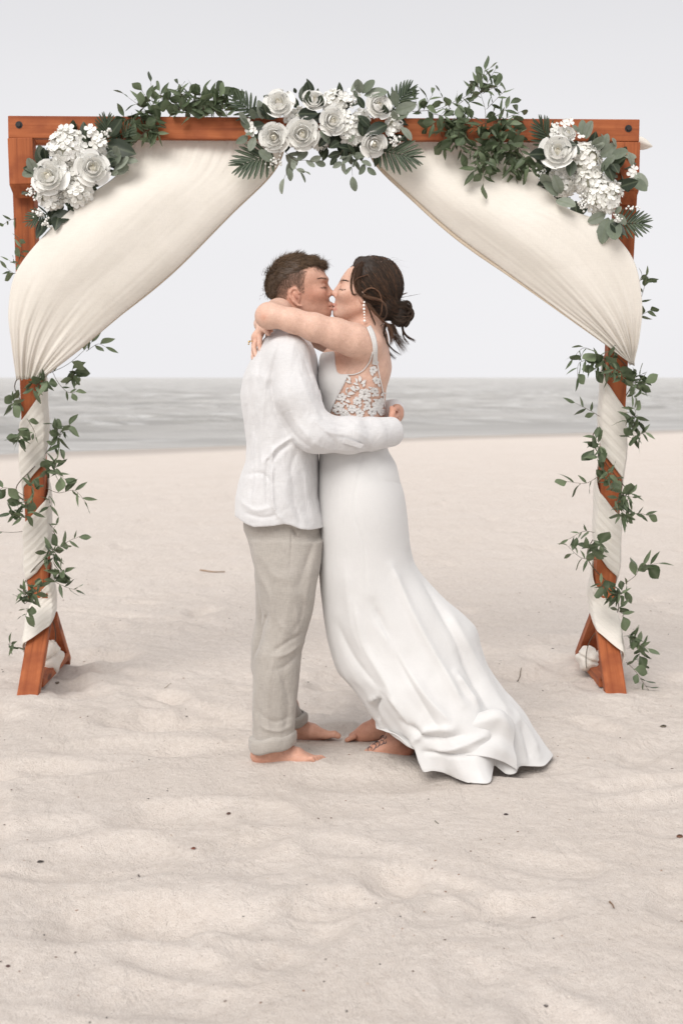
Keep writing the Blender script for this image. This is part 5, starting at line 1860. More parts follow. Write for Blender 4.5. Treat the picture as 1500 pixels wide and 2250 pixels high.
LEAF = {
    'ruscus': [leaf_mesh('ruscus_leaf', .072, .0178, M_RUSCUS, pts=((0, .03), (.10, .42), (.24, .84), (.40, 1), (.58, .90), (.75, .60), (.89, .26), (1, .005)), fold=.3, droop=d, twist=tw) for d, tw in ((.12, .0), (.30, 6), (-.10, -5), (.45, 3))],
    'dark': [leaf_mesh('dark_leaf', .070, .042, M_DARK, pts=((0, .06), (.10, .5), (.24, .85), (.42, 1), (.60, .93), (.76, .70), (.90, .36), (1, .01)), fold=.22, droop=d) for d in (.10, .3, -.12)],
    'grey': [leaf_mesh('grey_leaf', .062, .034, M_GREY, pts=((0, .06), (.12, .5), (.28, .84), (.48, 1), (.68, .95), (.84, .72), (.95, .40), (1, .05)), fold=.2, droop=d) for d in (.12, .35, -.15)],
    'palm': [leaf_mesh('palm_leaflet', .085, .013, M_PALM, pts=((0, .5), (.2, .9), (.5, 1), (.8, .8), (.95, .4), (1, .05)), fold=.35, droop=d) for d in (.06, .16)],
}


def face_matrix(p, d, n, s=1.0):
    """local +X along d, local +Z close to n"""
    d = Vector(d).normalized(); n = Vector(n)
    n = n - d * n.dot(d)
    if n.length < 1e-4: n = Vector((0.1, -1, 0.2)) - d * Vector((0.1, -1, 0.2)).dot(d)
    n.normalize()
    y = n.cross(d)
    M = Matrix((d, y, n)).transposed().to_4x4()
    return Matrix.Translation(p) @ M @ Matrix.Scale(s, 4)


def put(name, me, parent, M):
    o = bpy.data.objects.new(name, me)
    COL.objects.link(o)
    o.parent = parent
    o.matrix_parent_inverse = world_of(parent).inverted()
    o.matrix_basis = M
    return o


def put_leaf(parent, kind, p, d, size=1.0, n=None, name='leaf'):
    if n is None: n = Vector((rnd.uniform(-.8, .8), -1 + rnd.uniform(-.2, .7), rnd.uniform(-.3, 1.0)))
    return put(name, rnd.choice(LEAF[kind]), parent, face_matrix(p, d, n, size * rnd.uniform(.8, 1.2)))


def stem_obj(parent, path, r=0.0016):
    P = catmull(np.array(path), max(6, 4 * len(path)))
    v, f = tube_data(P, np.linspace(r, r * .5, len(P)), 5)
    link('stem', mesh_np('stem', v, f), M_STEM, parent)
    return P


def sprig(parent, pts, n, kind='ruscus', size=1.0, tip=True, spread=.9, start=.12, r=.0013):
    """stem through (px, py, Y) points with alternate leaves"""
    P = stem_obj(parent, [W(*p) for p in pts], r)
    T = np.gradient(P, axis=0)
    for k in range(n):
        t = start + (1 - start) * (k + rnd.uniform(-.2, .2)) / max(1, n - 1 + (0 if tip else 1))
        i = min(len(P) - 1, max(0, int(t * (len(P) - 1))))
        tg = Vector(T[i]).normalized()
        side = tg.cross(Vector((rnd.uniform(-.4, .4), -1, rnd.uniform(-.3, .3)))).normalized() * (1 if k % 2 else -1)
        last = tip and k == n - 1
        d = tg * (1.0 if last else rnd.uniform(.45, .9)) + side * (0.1 if last else spread * rnd.uniform(.6, 1.1)) + Vector((0, rnd.uniform(-.6, .45), rnd.uniform(-.3, .15)))
        put_leaf(parent, kind, Vector(P[i]), d, size)


def cluster(parent, cx, cy, Y, rx, ry, n, kind='ruscus', size=1.0, out=1.0, dr=None):
    """leafy tuft: short stems radiating from a point, leaves on each"""
    c = W(cx, cy, Y)
    ns = max(2, n // 5)
    for s in range(ns):
        a = rnd.uniform(0, 6.28) if dr is None else dr + rnd.uniform(-.9, .9)
        e = W(cx + rx * math.cos(a) * rnd.uniform(.5, 1), cy + ry * math.sin(a) * rnd.uniform(.5, 1), Y + rnd.uniform(-.05, .04))
        b0 = W(cx + rnd.uniform(-.25, .25) * rx, cy + rnd.uniform(-.25, .25) * ry, Y + .02)
        mid = (b0 + e) / 2 + Vector((rnd.uniform(-.012, .012), rnd.uniform(-.02, .0), rnd.uniform(-.005, .018)))
        P = stem_obj(parent, [b0, mid, e], .0011)
        T = np.gradient(P, axis=0)
        m_ = max(2, n // ns)
        for k in range(m_):
            i = min(len(P) - 1, int((k + .4) / m_ * len(P)))
            tg = Vector(T[i]).normalized()
            sd = tg.cross(Vector((rnd.uniform(-.5, .5), -1, rnd.uniform(-.5, .5)))).normalized() * (1 if k % 2 else -1)
            d = tg * rnd.uniform(.2, .9) + sd * rnd.uniform(.5, 1.1) + Vector((0, rnd.uniform(-.7, .4), rnd.uniform(-.45, .2)))
            put_leaf(parent, kind, Vector(P[i]), d, size)


# ---- blossoms
def petal_mat(name, c1, c2):
    m, nt, b = mat_new(name)
    oi = nt.nodes.new('ShaderNodeObjectInfo')
    c = ramp(nt, oi.outputs['Random'], [(0, c1), (1, c2)])
    n = noise(nt, coords(nt, (30, 30, 30)), 1.0, 3)
    c = mixc(nt, 0.35, c, ramp(nt, n, [(0.3, (0.88, 0.88, 0.86)), (0.7, (1.05, 1.05, 1.05))]), 'MULTIPLY')
    nt.links.new(c, b.inputs['Base Color'])
    b.inputs['Roughness'].default_value = 0.75
    b.inputs['Specular IOR Level'].default_value = 0.2
    translucent(nt, b, 0.12)
    return m


M_ROSE = petal_mat('ivory_petal', (0.87, 0.86, 0.825), (0.92, 0.915, 0.89))
M_HYD = petal_mat('white_floret', (0.84, 0.83, 0.78), (0.91, 0.905, 0.875))
M_HEART = petal_mat('cream_heart', (0.88, 0.85, 0.76), (0.90, 0.87, 0.78))


def rose_petal(name, r0, h, flare, half, curl, mat, seed):
    """one cupped petal standing round the axis at radius r0 (unit rose)"""
    rng = random.Random(seed)
    V = []
    nu, nv = 7, 6
    for j in range(nv):
        v = j / (nv - 1)
        for i in range(nu):
            u = (i / (nu - 1) - .5) * 2
            edge = math.sqrt(max(0, 1 - abs(u) ** 2.6)) * .55 + .45
            vv = v * edge
            ang = u * half * (0.45 + 0.55 * math.sin(math.pi * min(1, .25 + .6 * v)))
            rad = r0 * (0.30 + 0.80 * math.sin(vv * 2.1)) + flare * vv ** 2.2 + curl * max(0, vv - .70) ** 1.3 * 3.0
            z = h * (vv - .18) - curl * max(0, vv - .80) * 1.9 + .03 * math.sin(5 * u + seed) * v
            V.append((rad * math.cos(ang), rad * math.sin(ang), z))
    me = mesh_np(name, V, grid_faces(nv, nu))
    me.materials.append(mat)
    me.polygons.foreach_set('use_smooth', np.ones(len(me.polygons), dtype=bool))
    return me


PET = [[rose_petal('petal', .20, .96, -.10, 1.7, .00, M_HEART, 1)], [rose_petal('petal', .36, .95, -.09, 1.5, .015, M_ROSE, s) for s in (2, 3)],
       [rose_petal('petal', .52, .88, -.02, 1.35, .05, M_ROSE, s) for s in (4, 5)], [rose_petal('petal', .68, .74, .08, 1.2, .08, M_ROSE, s) for s in (6, 7)], [rose_petal('petal', .82, .48, .22, 1.1, .12, M_ROSE, s) for s in (8, 9)]]


def bud_core():
    V = []
    n, mrows = 26, 12
    for i in range(mrows):
        t = i / (mrows - 1)
        for j in range(n):
            a = 2 * math.pi * j / n
            r = (.20 * math.sin(math.pi * (.25 + .62 * t)) * (1 - .0 * t) if i < mrows - 1 else .004) * (1 + .10 * math.sin(a * 2 + t * 7))
            V.append((r * math.cos(a), r * math.sin(a), -.25 + .80 * t))
    me = mesh_np('rose_core', V, grid_faces(mrows, n, wrap=True))
    me.materials.append(M_HEART)
    return me


CORE = bud_core()


def rose(parent, px, py, Y, rpx, face=(0, -1, .15), openness=1.0, layers=5, name='rose'):
    c = W(px, py, Y)
    r = rpx / FPX * Y
    z = Vector(face).normalized()
    x = z.orthogonal().normalized(); y = z.cross(x)
    B = Matrix((x, y, z)).transposed().to_4x4()
    M0 = Matrix.Translation(c) @ B @ Matrix.Rotation(rnd.uniform(0, 6.28), 4, 'Z') @ Matrix.Scale(r, 4)
    core = put(name, CORE, parent, M0)
    for k in range(layers):
        cnt = (3, 3, 4, 5, 5)[k]
        a0 = rnd.uniform(0, 6.28)
        for i in range(cnt):
            M = M0 @ Matrix.Rotation(a0 + i * 2 * math.pi / cnt + rnd.uniform(-.15, .15), 4, 'Z') @ Matrix.Rotation(rnd.uniform(-.08, .10) + .10 * (openness - 1) * k, 4, 'Y') @ Matrix.Scale(rnd.uniform(.92, 1.06), 4)
            put('petal', rnd.choice(PET[k]), core, M)
    return core


def floret_mesh(name, seed):
    rng = random.Random(seed)
    acc = Acc()
    for k in range(4):
        a = k * math.pi / 2 + rng.uniform(-.12, .12)
        tl_ = rng.uniform(.1, .4)
        V = []
        for j, (t, w) in enumerate(((.06, .10), (.35, .52), (.68, .78), (.92, .62), (1.03, .28))):
            for i in range(5):
                s = (i / 4 - .5) * w * 1.15
                zz = tl_ * t * .5 + .10 * (abs(i - 2) / 2) ** 2 * t + .05 * math.sin(3 * i + seed)
                V.append((math.cos(a) * t - math.sin(a) * s, math.sin(a) * t + math.cos(a) * s, zz))
        acc.add(np.array(V), grid_faces(5, 5))
    th = np.linspace(0, 2 * math.pi, 6, endpoint=False)
    V = np.vstack([np.stack([.10 * np.cos(th), .10 * np.sin(th), np.full(6, .02)], 1), np.stack([.06 * np.cos(th), .06 * np.sin(th), np.full(6, .12)], 1)])
    acc.add(V, grid_faces(2, 6, wrap=True))
    me = acc.mesh(name)
    me.materials.append(M_HYD)
    me.polygons.foreach_set('use_smooth', np.ones(len(me.polygons), dtype=bool))
    return me


FLO = [floret_mesh('floret', s) for s in range(5)]
m, nt, b = mat_new('flower_heart_cream'); b.inputs['Base Color'].default_value = (0.58, 0.57, 0.46, 1); b.inputs['Roughness'].default_value = 0.9
M_INNER = m  # dark cream core under the florets


def ball_mesh(name, mat, sub=2, seed=0):
    bm = bmesh.new(); bmesh.ops.create_icosphere(bm, subdivisions=sub, radius=1)
    rng = random.Random(seed)
    for v in bm.verts: v.co *= rng.uniform(.9, 1.08)
    me = bpy.data.meshes.new(name); bm.to_mesh(me); bm.free(); me.materials.append(mat)
    return me


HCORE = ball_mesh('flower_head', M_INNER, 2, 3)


def hydrangea(parent, px, py, Y, rpx, n, fpx=13, sq=(1, .8, 1)):
    c = W(px, py, Y); r = rpx / FPX * Y; fr = fpx / FPX * Y
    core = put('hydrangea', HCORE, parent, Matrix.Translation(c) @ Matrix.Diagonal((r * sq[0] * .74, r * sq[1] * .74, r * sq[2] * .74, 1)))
    for i in range(n):
        # golden spiral over the sphere, back left out
        zc = 1 - 2 * (i + .5) / n
        a = i * 2.39996 + rnd.uniform(-.25, .25)
        s = math.sqrt(1 - zc * zc)
        d = Vector((s * math.cos(a), -(zc * .75 + .25), s * math.sin(a))).normalized()
        d = (d + Vector((rnd.uniform(-.18, .18), rnd.uniform(-.18, .18), rnd.uniform(-.18, .18)))).normalized()
        p = c + Vector((d.x * r * sq[0], d.y * r * sq[1], d.z * r * sq[2])) * rnd.uniform(.80, .98)
        nrm = (d + Vector((rnd.uniform(-.4, .4), rnd.uniform(-.5, .1), rnd.uniform(-.2, .5)))).normalized()
        put('floret', rnd.choice(FLO), core, face_matrix(p, nrm.orthogonal(), nrm, fr * rnd.uniform(.85, 1.2)) @ Matrix.Rotation(rnd.uniform(0, 6.28), 4, 'Z'))


def blossom(parent, px, py, Y, rpx, nrm=(0, -1, .2)):
    c = W(px, py, Y)
    nrm = Vector(nrm) + Vector((rnd.uniform(-.3, .3), 0, rnd.uniform(-.3, .3)))
    put('blossom', rnd.choice(FLO), parent, face_matrix(c, nrm.orthogonal(), nrm, rpx / FPX * Y) @ Matrix.Rotation(rnd.uniform(0, 6.28), 4, 'Z'))


def babys_breath(parent, px, py, Y, rx, ry, n, rb=.0052):
    base = W(px, py + ry * .6, Y + .03)
    acc = Acc(); bm = bmesh.new()
    for i in range(n):
        e = W(px + rnd.gauss(0, .5) * rx, py + rnd.gauss(0, .5) * ry, Y + rnd.uniform(-.03, .01))
        v, f = tube_data(np.array([base, (base + e) / 2 + Vector((0, -.01, .01)), e]), .0006, 4)
        acc.add(v, f)
        bmesh.ops.create_icosphere(bm, subdivisions=1, radius=rb * rnd.uniform(.7, 1.2), matrix=Matrix.Translation(e))
    st = link('sprig_stems', acc.mesh('sprig_stems'), M_STEM, parent)
    me = bpy.data.meshes.new('tiny_buds'); bm.to_mesh(me); bm.free()
    tag(link('tiny_buds', me, M_HYD, st), kind='stuff')


def palm(parent, bx, by, tx, ty, Y, n=9, spread=1.25, size=1.0):
    """fan palm leaf: midrib with long leaflets fanning to the tip"""
    b0, tp = W(bx, by, Y), W(tx, ty, Y - .03)
    ax = (tp - b0); L = ax.length
    P = catmull(np.array([b0, (b0 + tp) / 2 + Vector((0, -.015, 0)), tp]), 12)
    v, f = tube_data(P[:9], np.linspace(.003, .001, 9), 5)
    rib = link('palm_frond', mesh_np('palm_frond', v, f), M_PALM, parent)
    axn = ax.normalized()
    nrm = (Vector((0, -1, .25)) - axn * Vector((0, -1, .25)).dot(axn)).normalized()
    sd = nrm.cross(axn)
    for k in range(n):
        t = k / (n - 1)
        for s in (-1, 1):
            p = Vector(P[min(8, int(t * 8))])
            a = spread * (1 - t * .75)
            d = axn * math.cos(a) + sd * math.sin(a) * s + nrm * rnd.uniform(.0, .25)
            ln = (0.55 + .45 * math.sin(math.pi * min(1, .25 + t * .7))) * L / .085 * .62 * size
            put('leaflet', rnd.choice(LEAF['palm']), rib, face_matrix(p, d, nrm + Vector((rnd.uniform(-.2, .2), 0, rnd.uniform(-.2, .2))), ln))
# ------------------------------------------------------------------ three flower arrangements on the beam
FY = AY - 0.035


def leaves(parent, lst, kind, Y=FY, size=1.0):
    """lst of (base px, base py, tip px, tip py)"""
    for x0, y0, x1, y1 in lst:
        a, b_ = W(x0, y0, Y + .01), W(x1, y1, Y + rnd.uniform(-.05, .0))
        d = b_ - a
        base = {'ruscus': .072, 'dark': .070, 'grey': .062}[kind]
        put('leaf', rnd.choice(LEAF[kind]), parent, face_matrix(a, d, Vector((rnd.uniform(-.5, .5), -1, rnd.uniform(-.2, .7))), d.length / base * size))


def scatter(parent, cx, cy, rx, ry, n, kind, Y=FY + .02, size=1.0):
    for _ in range(n):
        a = rnd.uniform(0, 6.28); r = rnd.uniform(.55, 1)
        p = W(cx + rx * r * math.cos(a), cy + ry * r * math.sin(a), Y + rnd.uniform(-.01, .03))
        d = Vector((math.cos(a), rnd.uniform(-.5, .2), -math.sin(a))) + Vector((rnd.uniform(-.5, .5), 0, rnd.uniform(-.5, .5)))
        put_leaf(parent, kind, p, d, size)


cen = empty('flower_arrangement', W(735, 290, AY), 'wide white rose and palm leaf arrangement at the middle of the top beam', 'flowers', 'flower arrangements on the arch')
for a in ((690, 225, 24, (.1, -1, .5)), (615, 232, 31, (-.15, -1, .35)), (603, 302, 31, (-.1, -1, -.1)), (664, 297, 36, (0, -1, .0)), (728, 268, 29, (.3, -1, .1)), (828, 236, 27, (.4, -1, .3)), (819, 316, 27, (.2, -1, -.3))):
    rose(cen, a[0], a[1], FY - .035, a[2] * 1.02, a[3])
hydrangea(cen, 735, 228, FY + .01, 25, 26, 13.5)
hydrangea(cen, 775, 290, FY - .0, 26, 24, 13.5)
hydrangea(cen, 650, 262, FY + .0, 20, 14, 13.5)
hydrangea(cen, 702, 310, FY + .01, 18, 12, 11)
hydrangea(cen, 797, 258, FY + .02, 18, 12, 11)
hydrangea(cen, 864, 270, FY - .0, 17, 13, 11)
for x, y in ((548, 282), (556, 290), (545, 272), (760, 250), (768, 262), (774, 200), (782, 208), (752, 210), (764, 215), (866, 255), (858, 290), (636, 255)):
    blossom(cen, x, y, FY - .03, 11)
palm(cen, 598, 338, 512, 372, FY + .01, 9, 1.2, .95)
palm(cen, 560, 255, 505, 206, FY + .03, 8, 1.2, .95)
palm(cen, 832, 330, 926, 352, FY + .01, 9, 1.2, .9)
palm(cen, 858, 246, 908, 186, FY + .03, 9, 1.1, .95)
leaves(cen, ((675, 214, 680, 198), (680, 238, 672, 206), (700, 240, 706, 208), (655, 250, 700, 250), (800, 238, 782, 212), (812, 280, 790, 252), (796, 300, 796, 256), (850, 274, 806, 290), (720, 300, 700, 320), (745, 312, 728, 322), (775, 330, 745, 320), (780, 340, 760, 318), (590, 250, 574, 238), (590, 262, 578, 228), (650, 205, 646, 192), (850, 250, 842, 236)), 'dark', FY - .05)
leaves(cen, ((545, 270, 520, 250), (550, 285, 526, 262), (560, 262, 548, 238), (545, 300, 524, 312), (560, 300, 548, 330), (556, 290, 540, 300), (577, 262, 574, 226), (770, 200, 792, 178), (795, 205, 818, 176), (800, 210, 850, 198), (790, 205, 788, 170), (786, 215, 775, 200), (870, 235, 864, 198), (868, 245, 905, 232), (870, 260, 900, 250), (880, 280, 906, 300), (872, 265, 862, 245), (725, 315, 706, 288), (600, 355, 570, 330), (765, 312, 780, 298)), 'grey', FY - .04)
sprig(cen, [(628, 335, FY), (648, 352, FY - .02), (672, 352, FY - .03), (692, 356, FY - .03)], 6, 'grey', .85, spread=.8)
sprig(cen, [(628, 340, FY), (636, 362, FY - .02), (624, 392, FY - .03)], 4, 'grey', 1.0, spread=.5)
sprig(cen, [(636, 340, FY), (650, 370, FY - .02), (668, 378, FY - .03)], 5, 'grey', .75, spread=.7)
sprig(cen, [(758, 318, FY), (748, 338, FY - .02), (738, 346, FY - .03)], 3, 'dark', .7, spread=.6)
sprig(cen, [(775, 330, FY), (772, 350, FY - .02), (774, 388, FY - .03)], 5, 'grey', .9, spread=.8)
sprig(cen, [(775, 335, FY), (792, 352, FY - .02), (810, 372, FY - .03)], 5, 'grey', .8, spread=.8)
sprig(cen, [(770, 335, FY), (760, 348, FY - .02), (748, 358, FY - .03)], 4, 'grey', .75)
babys_breath(cen, 865, 310, FY - .03, 16, 14, 26)
babys_breath(cen, 606, 355, FY - .03, 14, 12, 22)
babys_breath(cen, 770, 225, FY - .02, 14, 12, 18)
scatter(cen, 680, 270, 110, 60, 34, 'dark')
scatter(cen, 800, 270, 85, 60, 26, 'dark')

lef = empty('flower_arrangement', W(140, 400, AY), 'white hydrangea and peony cluster in the left corner of the arch', 'flowers', 'flower arrangements on the arch')
hydrangea(lef, 150, 325, FY - .02, 42, 62, 13.5)
hydrangea(lef, 170, 420, FY - .02, 30, 34, 13.5)
hydrangea(lef, 112, 432, FY - .01, 26, 28, 13.5)
hydrangea(lef, 220, 330, FY + .0, 20, 16, 13.5)
hydrangea(lef, 155, 378, FY + .0, 28, 24, 12)
rose(lef, 112, 392, FY - .05, 38, (-.15, -1, .25), 1.3, name='peony')
rose(lef, 204, 372, FY - .05, 36, (.2, -1, .1), 1.4, name='peony')
for x, y in ((199, 284), (205, 296), (208, 316), (222, 312), (215, 300), (140, 285), (152, 284)):
    blossom(lef, x, y, FY - .05, 13)
palm(lef, 235, 315, 236, 252, FY + .02, 9, 1.2, 1.0)
palm(lef, 105, 470, 58, 492, FY + .0, 8, 1.2, 1.0)
palm(lef, 262, 318, 292, 272, FY + .02, 7, 1.2, 1.0)
leaves(lef, ((96, 368, 84, 318), (102, 360, 100, 322), (112, 345, 108, 316), (90, 375, 50, 372), (95, 385, 62, 362), (98, 392, 88, 362), (192, 310, 178, 268), (200, 330, 182, 304), (230, 365, 252, 350), (235, 352, 258, 366), (160, 470, 104, 484), (165, 462, 140, 450), (110, 478, 78, 522), (130, 475, 122, 498), (232, 320, 290, 330), (240, 300, 270, 262)), 'dark', FY - .02)
leaves(lef, ((240, 365, 270, 338), (250, 372, 288, 350), (248, 380, 282, 366), (238, 355, 246, 330), (255, 345, 262, 318), (90, 370, 50, 384), (82, 380, 62, 350), (92, 350, 88, 320), (245, 385, 262, 376), (262, 356, 296, 346)), 'grey', FY - .03)
babys_breath(lef, 68, 420, FY - .03, 12, 16, 26)
babys_breath(lef, 84, 468, FY - .04, 13, 10, 24)
babys_breath(lef, 104, 490, FY - .04, 8, 8, 14)
babys_breath(lef, 236, 288, FY - .04, 12, 12, 18)
scatter(lef, 150, 380, 78, 92, 34, 'dark', FY + .03)
scatter(lef, 250, 320, 30, 34, 16, 'ruscus', FY + .01, .8)

rig = empty('flower_arrangement', W(1290, 390, AY), 'white hydrangea and rose cluster in the right corner of the arch', 'flowers', 'flower arrangements on the arch')
rose(rig, 1223, 338, FY - .06, 38, (-.1, -1, .3), 1.1)
rose(rig, 1244, 296, FY - .03, 18, (.2, -1, .5), .9)
hydrangea(rig, 1286, 350, FY - .02, 34, 40, 13.5)
hydrangea(rig, 1236, 396, FY - .0, 32, 38, 13.5)
hydrangea(rig, 1292, 398, FY - .02, 32, 36, 13.5)
hydrangea(rig, 1324, 430, FY - .03, 40, 58, 12)
for x, y in ((1386, 380), (1391, 372), (1390, 388), (1250, 268), (1218, 282), (1215, 292), (1238, 272), (1275, 295), (1362, 420)):
    blossom(rig, x, y, FY - .04, 10)
palm(rig, 1212, 325, 1178, 262, FY + .02, 10, 1.2, 1.0)
palm(rig, 1356, 492, 1426, 492, FY + .0, 9, 1.25, 1.0)
leaves(rig, ((1255, 352, 1252, 386), (1330, 358, 1348, 392), (1345, 360, 1358, 378), (1362, 410, 1400, 398), (1370, 408, 1380, 424), (1238, 320, 1262, 314), (1256, 318, 1272, 338), (1195, 350, 1172, 350), (1340, 490, 1372, 520), (1200, 340, 1170, 336)), 'dark', FY - .07)
leaves(rig, ((1280, 300, 1278, 268), (1285, 305, 1296, 270), (1270, 290, 1262, 276), (1300, 320, 1318, 296), (1300, 330, 1326, 318), (1316, 345, 1350, 320), (1326, 365, 1344, 345), (1320, 378, 1330, 352), (1340, 345, 1372, 332), (1352, 320, 1350, 306), (1388, 365, 1386, 338), (1395, 380, 1416, 402), (1385, 395, 1412, 408), (1205, 408, 1192, 380), (1225, 430, 1205, 402), (1220, 440, 1258, 448), (1232, 425, 1222, 396), (1330, 470, 1296, 486), (1335, 478, 1322, 520), (1345, 480, 1350, 528), (1350, 470, 1372, 488), (1338, 490, 1316, 508), (1350, 470, 1362, 456)), 'grey', FY - .05, 1.1)
babys_breath(rig, 1222, 285, FY - .03, 12, 16, 24)
babys_breath(rig, 1280, 448, FY - .05, 10, 16, 26)
babys_breath(rig, 1190, 378, FY - .03, 10, 10, 18)
babys_breath(rig, 1355, 480, FY - .06, 12, 14, 22)
babys_breath(rig, 1385, 460, FY - .04, 12, 6, 12)
scatter(rig, 1290, 390, 84, 84, 34, 'dark', FY + .03)
scatter(rig, 1330, 350, 40, 40, 16, 'grey', FY + .02, .9)

# ------------------------------------------------------------------ leafy garlands along the beam
gl = empty('leaf_garland', W(400, 240, AY), 'dark green leafy garland curling over the left half of the beam', 'garland', 'leafy garlands on the arch')
GY = AY + 0.0
sprig(gl, [(285, 325, GY - .03), (320, 290, GY - .03), (360, 235, GY - .02), (395, 190, GY)], 9, size=.9)
sprig(gl, [(290, 315, GY - .03), (325, 285, GY - .03), (352, 258, GY - .03), (300, 215, GY)], 8, size=.9)
for x0, y0, x1, y1, n in ((350, 262, 282, 214, 9), (352, 258, 310, 196, 9), (345, 255, 332, 180, 8), (350, 268, 300, 262, 7), (380, 230, 362, 200, 6), (385, 215, 420, 202, 7), (390, 250, 395, 205, 7), (400, 250, 415, 215, 7), (430, 250, 425, 200, 6), (440, 250, 445, 200, 6), (455, 248, 440, 232, 5), (470, 252, 470, 206, 6), (490, 250, 505, 205, 6), (320, 300, 282, 290, 7), (330, 280, 350, 300, 6), (300, 282, 272, 255, 7), (285, 305, 268, 340, 6)):
    sprig(gl, [(x0, y0, GY - .02), ((x0 + x1) / 2 + rnd.uniform(-8, 8), (y0 + y1) / 2 + rnd.uniform(-6, 6), GY - .035), (x1, y1, GY - rnd.uniform(0, .05))], max(4, int(n * .7)), size=.82)
for x0, y0, x1, y1, n in ((430, 258, 412, 205, 6), (440, 258, 440, 206, 6), (455, 258, 462, 205, 6), (470, 258, 480, 212, 6), (485, 258, 494, 216, 6), (500, 260, 510, 222, 6), (420, 258, 400, 240, 5), (365, 240, 350, 196, 5), (405, 232, 392, 184, 6)):
    sprig(gl, [(x0, y0, GY - .02), ((x0 + x1) / 2 + rnd.uniform(-8, 8), (y0 + y1) / 2, GY - .035), (x1, y1, GY - rnd.uniform(0, .05))], n, size=.8)
cluster(gl, 325, 250, GY - .02, 46, 34, 14, size=.85)
cluster(gl, 330, 285, GY - .04, 34, 22, 12, size=.8)
cluster(gl, 400, 235, GY, 26, 22, 10, size=.85)
cluster(gl, 450, 238, GY, 38, 18, 12, size=.8)

gr = empty('leaf_garland', W(1060, 290, AY), 'thick green leafy garland trailing over the right half of the beam', 'garland', 'leafy garlands on the arch')
sprig(gr, [(905, 245, GY - .02), (960, 240, GY - .03), (1000, 222, GY - .03), (1038, 205, GY - .02)], 10, size=.72)
sprig(gr, [(1062, 300, GY - .04), (1066, 250, GY - .03), (1058, 215, GY - .02), (1050, 190, GY - .01)], 5, size=.85)
for x0, y0, x1, y1, n in ((1058, 205, 1048, 172, 5), (1058, 205, 1066, 150, 7), (1060, 200, 1088, 152, 7), (1060, 205, 1098, 188, 6), (1056, 215, 1030, 190, 3), (1068, 240, 1108, 200, 6), (1075, 260, 1120, 228, 6), (1090, 268, 1150, 242, 6), (1000, 232, 1034, 208, 5), (990, 240, 972, 214, 4), (930, 242, 948, 210, 5), (925, 250, 912, 218, 4), (950, 250, 990, 250, 6)):
    sprig(gr, [(x0, y0, GY - .03), ((x0 + x1) / 2 + rnd.uniform(-6, 6), (y0 + y1) / 2 + rnd.uniform(-5, 5), GY - .05), (x1, y1, GY - rnd.uniform(.0, .05))], n, size=.78)
for x0, y0, x1, y1, n in ((985, 280, 975, 330, 7), (1000, 290, 1014, 335, 7), (1010, 270, 990, 312, 7), (1040, 300, 1048, 345, 7), (1050, 330, 1040, 375, 7), (1055, 330, 1062, 400, 8), (1090, 320, 1082, 370, 7), (1110, 330, 1120, 385, 8), (1120, 330, 1150, 380, 8), (1130, 310, 1170, 372, 8), (1100, 290, 1145, 300, 7), (1080, 330, 1075, 375, 6), (960, 262, 940, 280, 5), (1130, 330, 1132, 384, 7), (1150, 345, 1172, 378, 6), (1030, 280, 1000, 262, 6), (1040, 268, 1015, 250, 6), (1070, 270, 1040, 285, 7), (1100, 260, 1075, 300, 7), (1090, 280, 1125, 275, 6), (1060, 320, 1030, 330, 6), (975, 262, 1005, 290, 6)):
    sprig(gr, [(x0, y0, GY - .03), ((x0 + x1) / 2 + rnd.uniform(-8, 8), (y0 + y1) / 2 + rnd.uniform(-6, 6), GY - .06), (x1, y1, GY - rnd.uniform(.02, .08))], n, size=.82)
cluster(gr, 1015, 285, GY - .04, 40, 28, 20, size=.8)
cluster(gr, 1085, 300, GY - .05, 44, 34, 26, size=.82)
cluster(gr, 1120, 335, GY - .06, 42, 32, 22, size=.82)

# ------------------------------------------------------------------ vines wound down both posts
VY = 6.12
vl = empty('leaf_vine', Vector((POST[-1][1].x, VY, 0)), 'green leafy vine wound around the left post of the arch', 'vine', 'leafy vines on the posts')


def vine_stem(parent, side, y0, y1, turns, ph0, n=90):
    top, low = POST[side]
    pts = []
    za, zb = W(0, y0, 6.17).z, W(0, y1, 6.17).z
    for i in range(n):
        t = i / (n - 1)
        z = za + (zb - za) * t
        s = (z - top.z) / (low.z - top.z)
        a = ph0 + side * t * turns * 2 * math.pi
        r = .074 + .012 * math.sin(t * 31)
        pts.append((top.x + (low.x - top.x) * s + r * math.sin(a), top.y + (low.y - top.y) * s - r * math.cos(a), z))
    v, f = tube_data(np.array(pts), .0022, 5)
    link('stem', mesh_np('stem', v, f), M_STEM, parent)


vine_stem(vl, -1, 790, 1420, 2.9, .6)
for cx, cy, rx, ry, n, Y in ((85, 845, 34, 20, 20, 6.06), (30, 885, 16, 16, 12, 6.12), (158, 815, 26, 24, 12, 6.15), (40, 950, 20, 28, 15, 6.08), (134, 955, 32, 40, 22, 6.14), (124, 1040, 26, 40, 20, 6.14), (50, 1130, 28, 40, 26, 6.08), (70, 1068, 14, 32, 8, 6.06),
                         (118, 1215, 28, 34, 20, 6.14), (128, 1268, 30, 26, 14, 6.12), (62, 1325, 38, 42, 30, 6.06), (33, 1410, 12, 18, 7, 6.08), (112, 1110, 10, 20, 5, 6.2), (95, 1285, 14, 12, 6, 6.04)):
    cluster(vl, cx, cy, Y, rx, ry, n, size=.82)
sprig(vl, [(110, 820, 6.12), (150, 800, 6.1), (185, 770, 6.08), (205, 748, 6.08)], 4, size=.8)
sprig(vl, [(190, 772, 6.1), (215, 756, 6.1), (232, 762, 6.1)], 4, size=.8)
sprig(vl, [(112, 808, 6.14), (128, 840, 6.12), (150, 862, 6.12), (170, 860, 6.12)], 5, size=.6, start=.5)
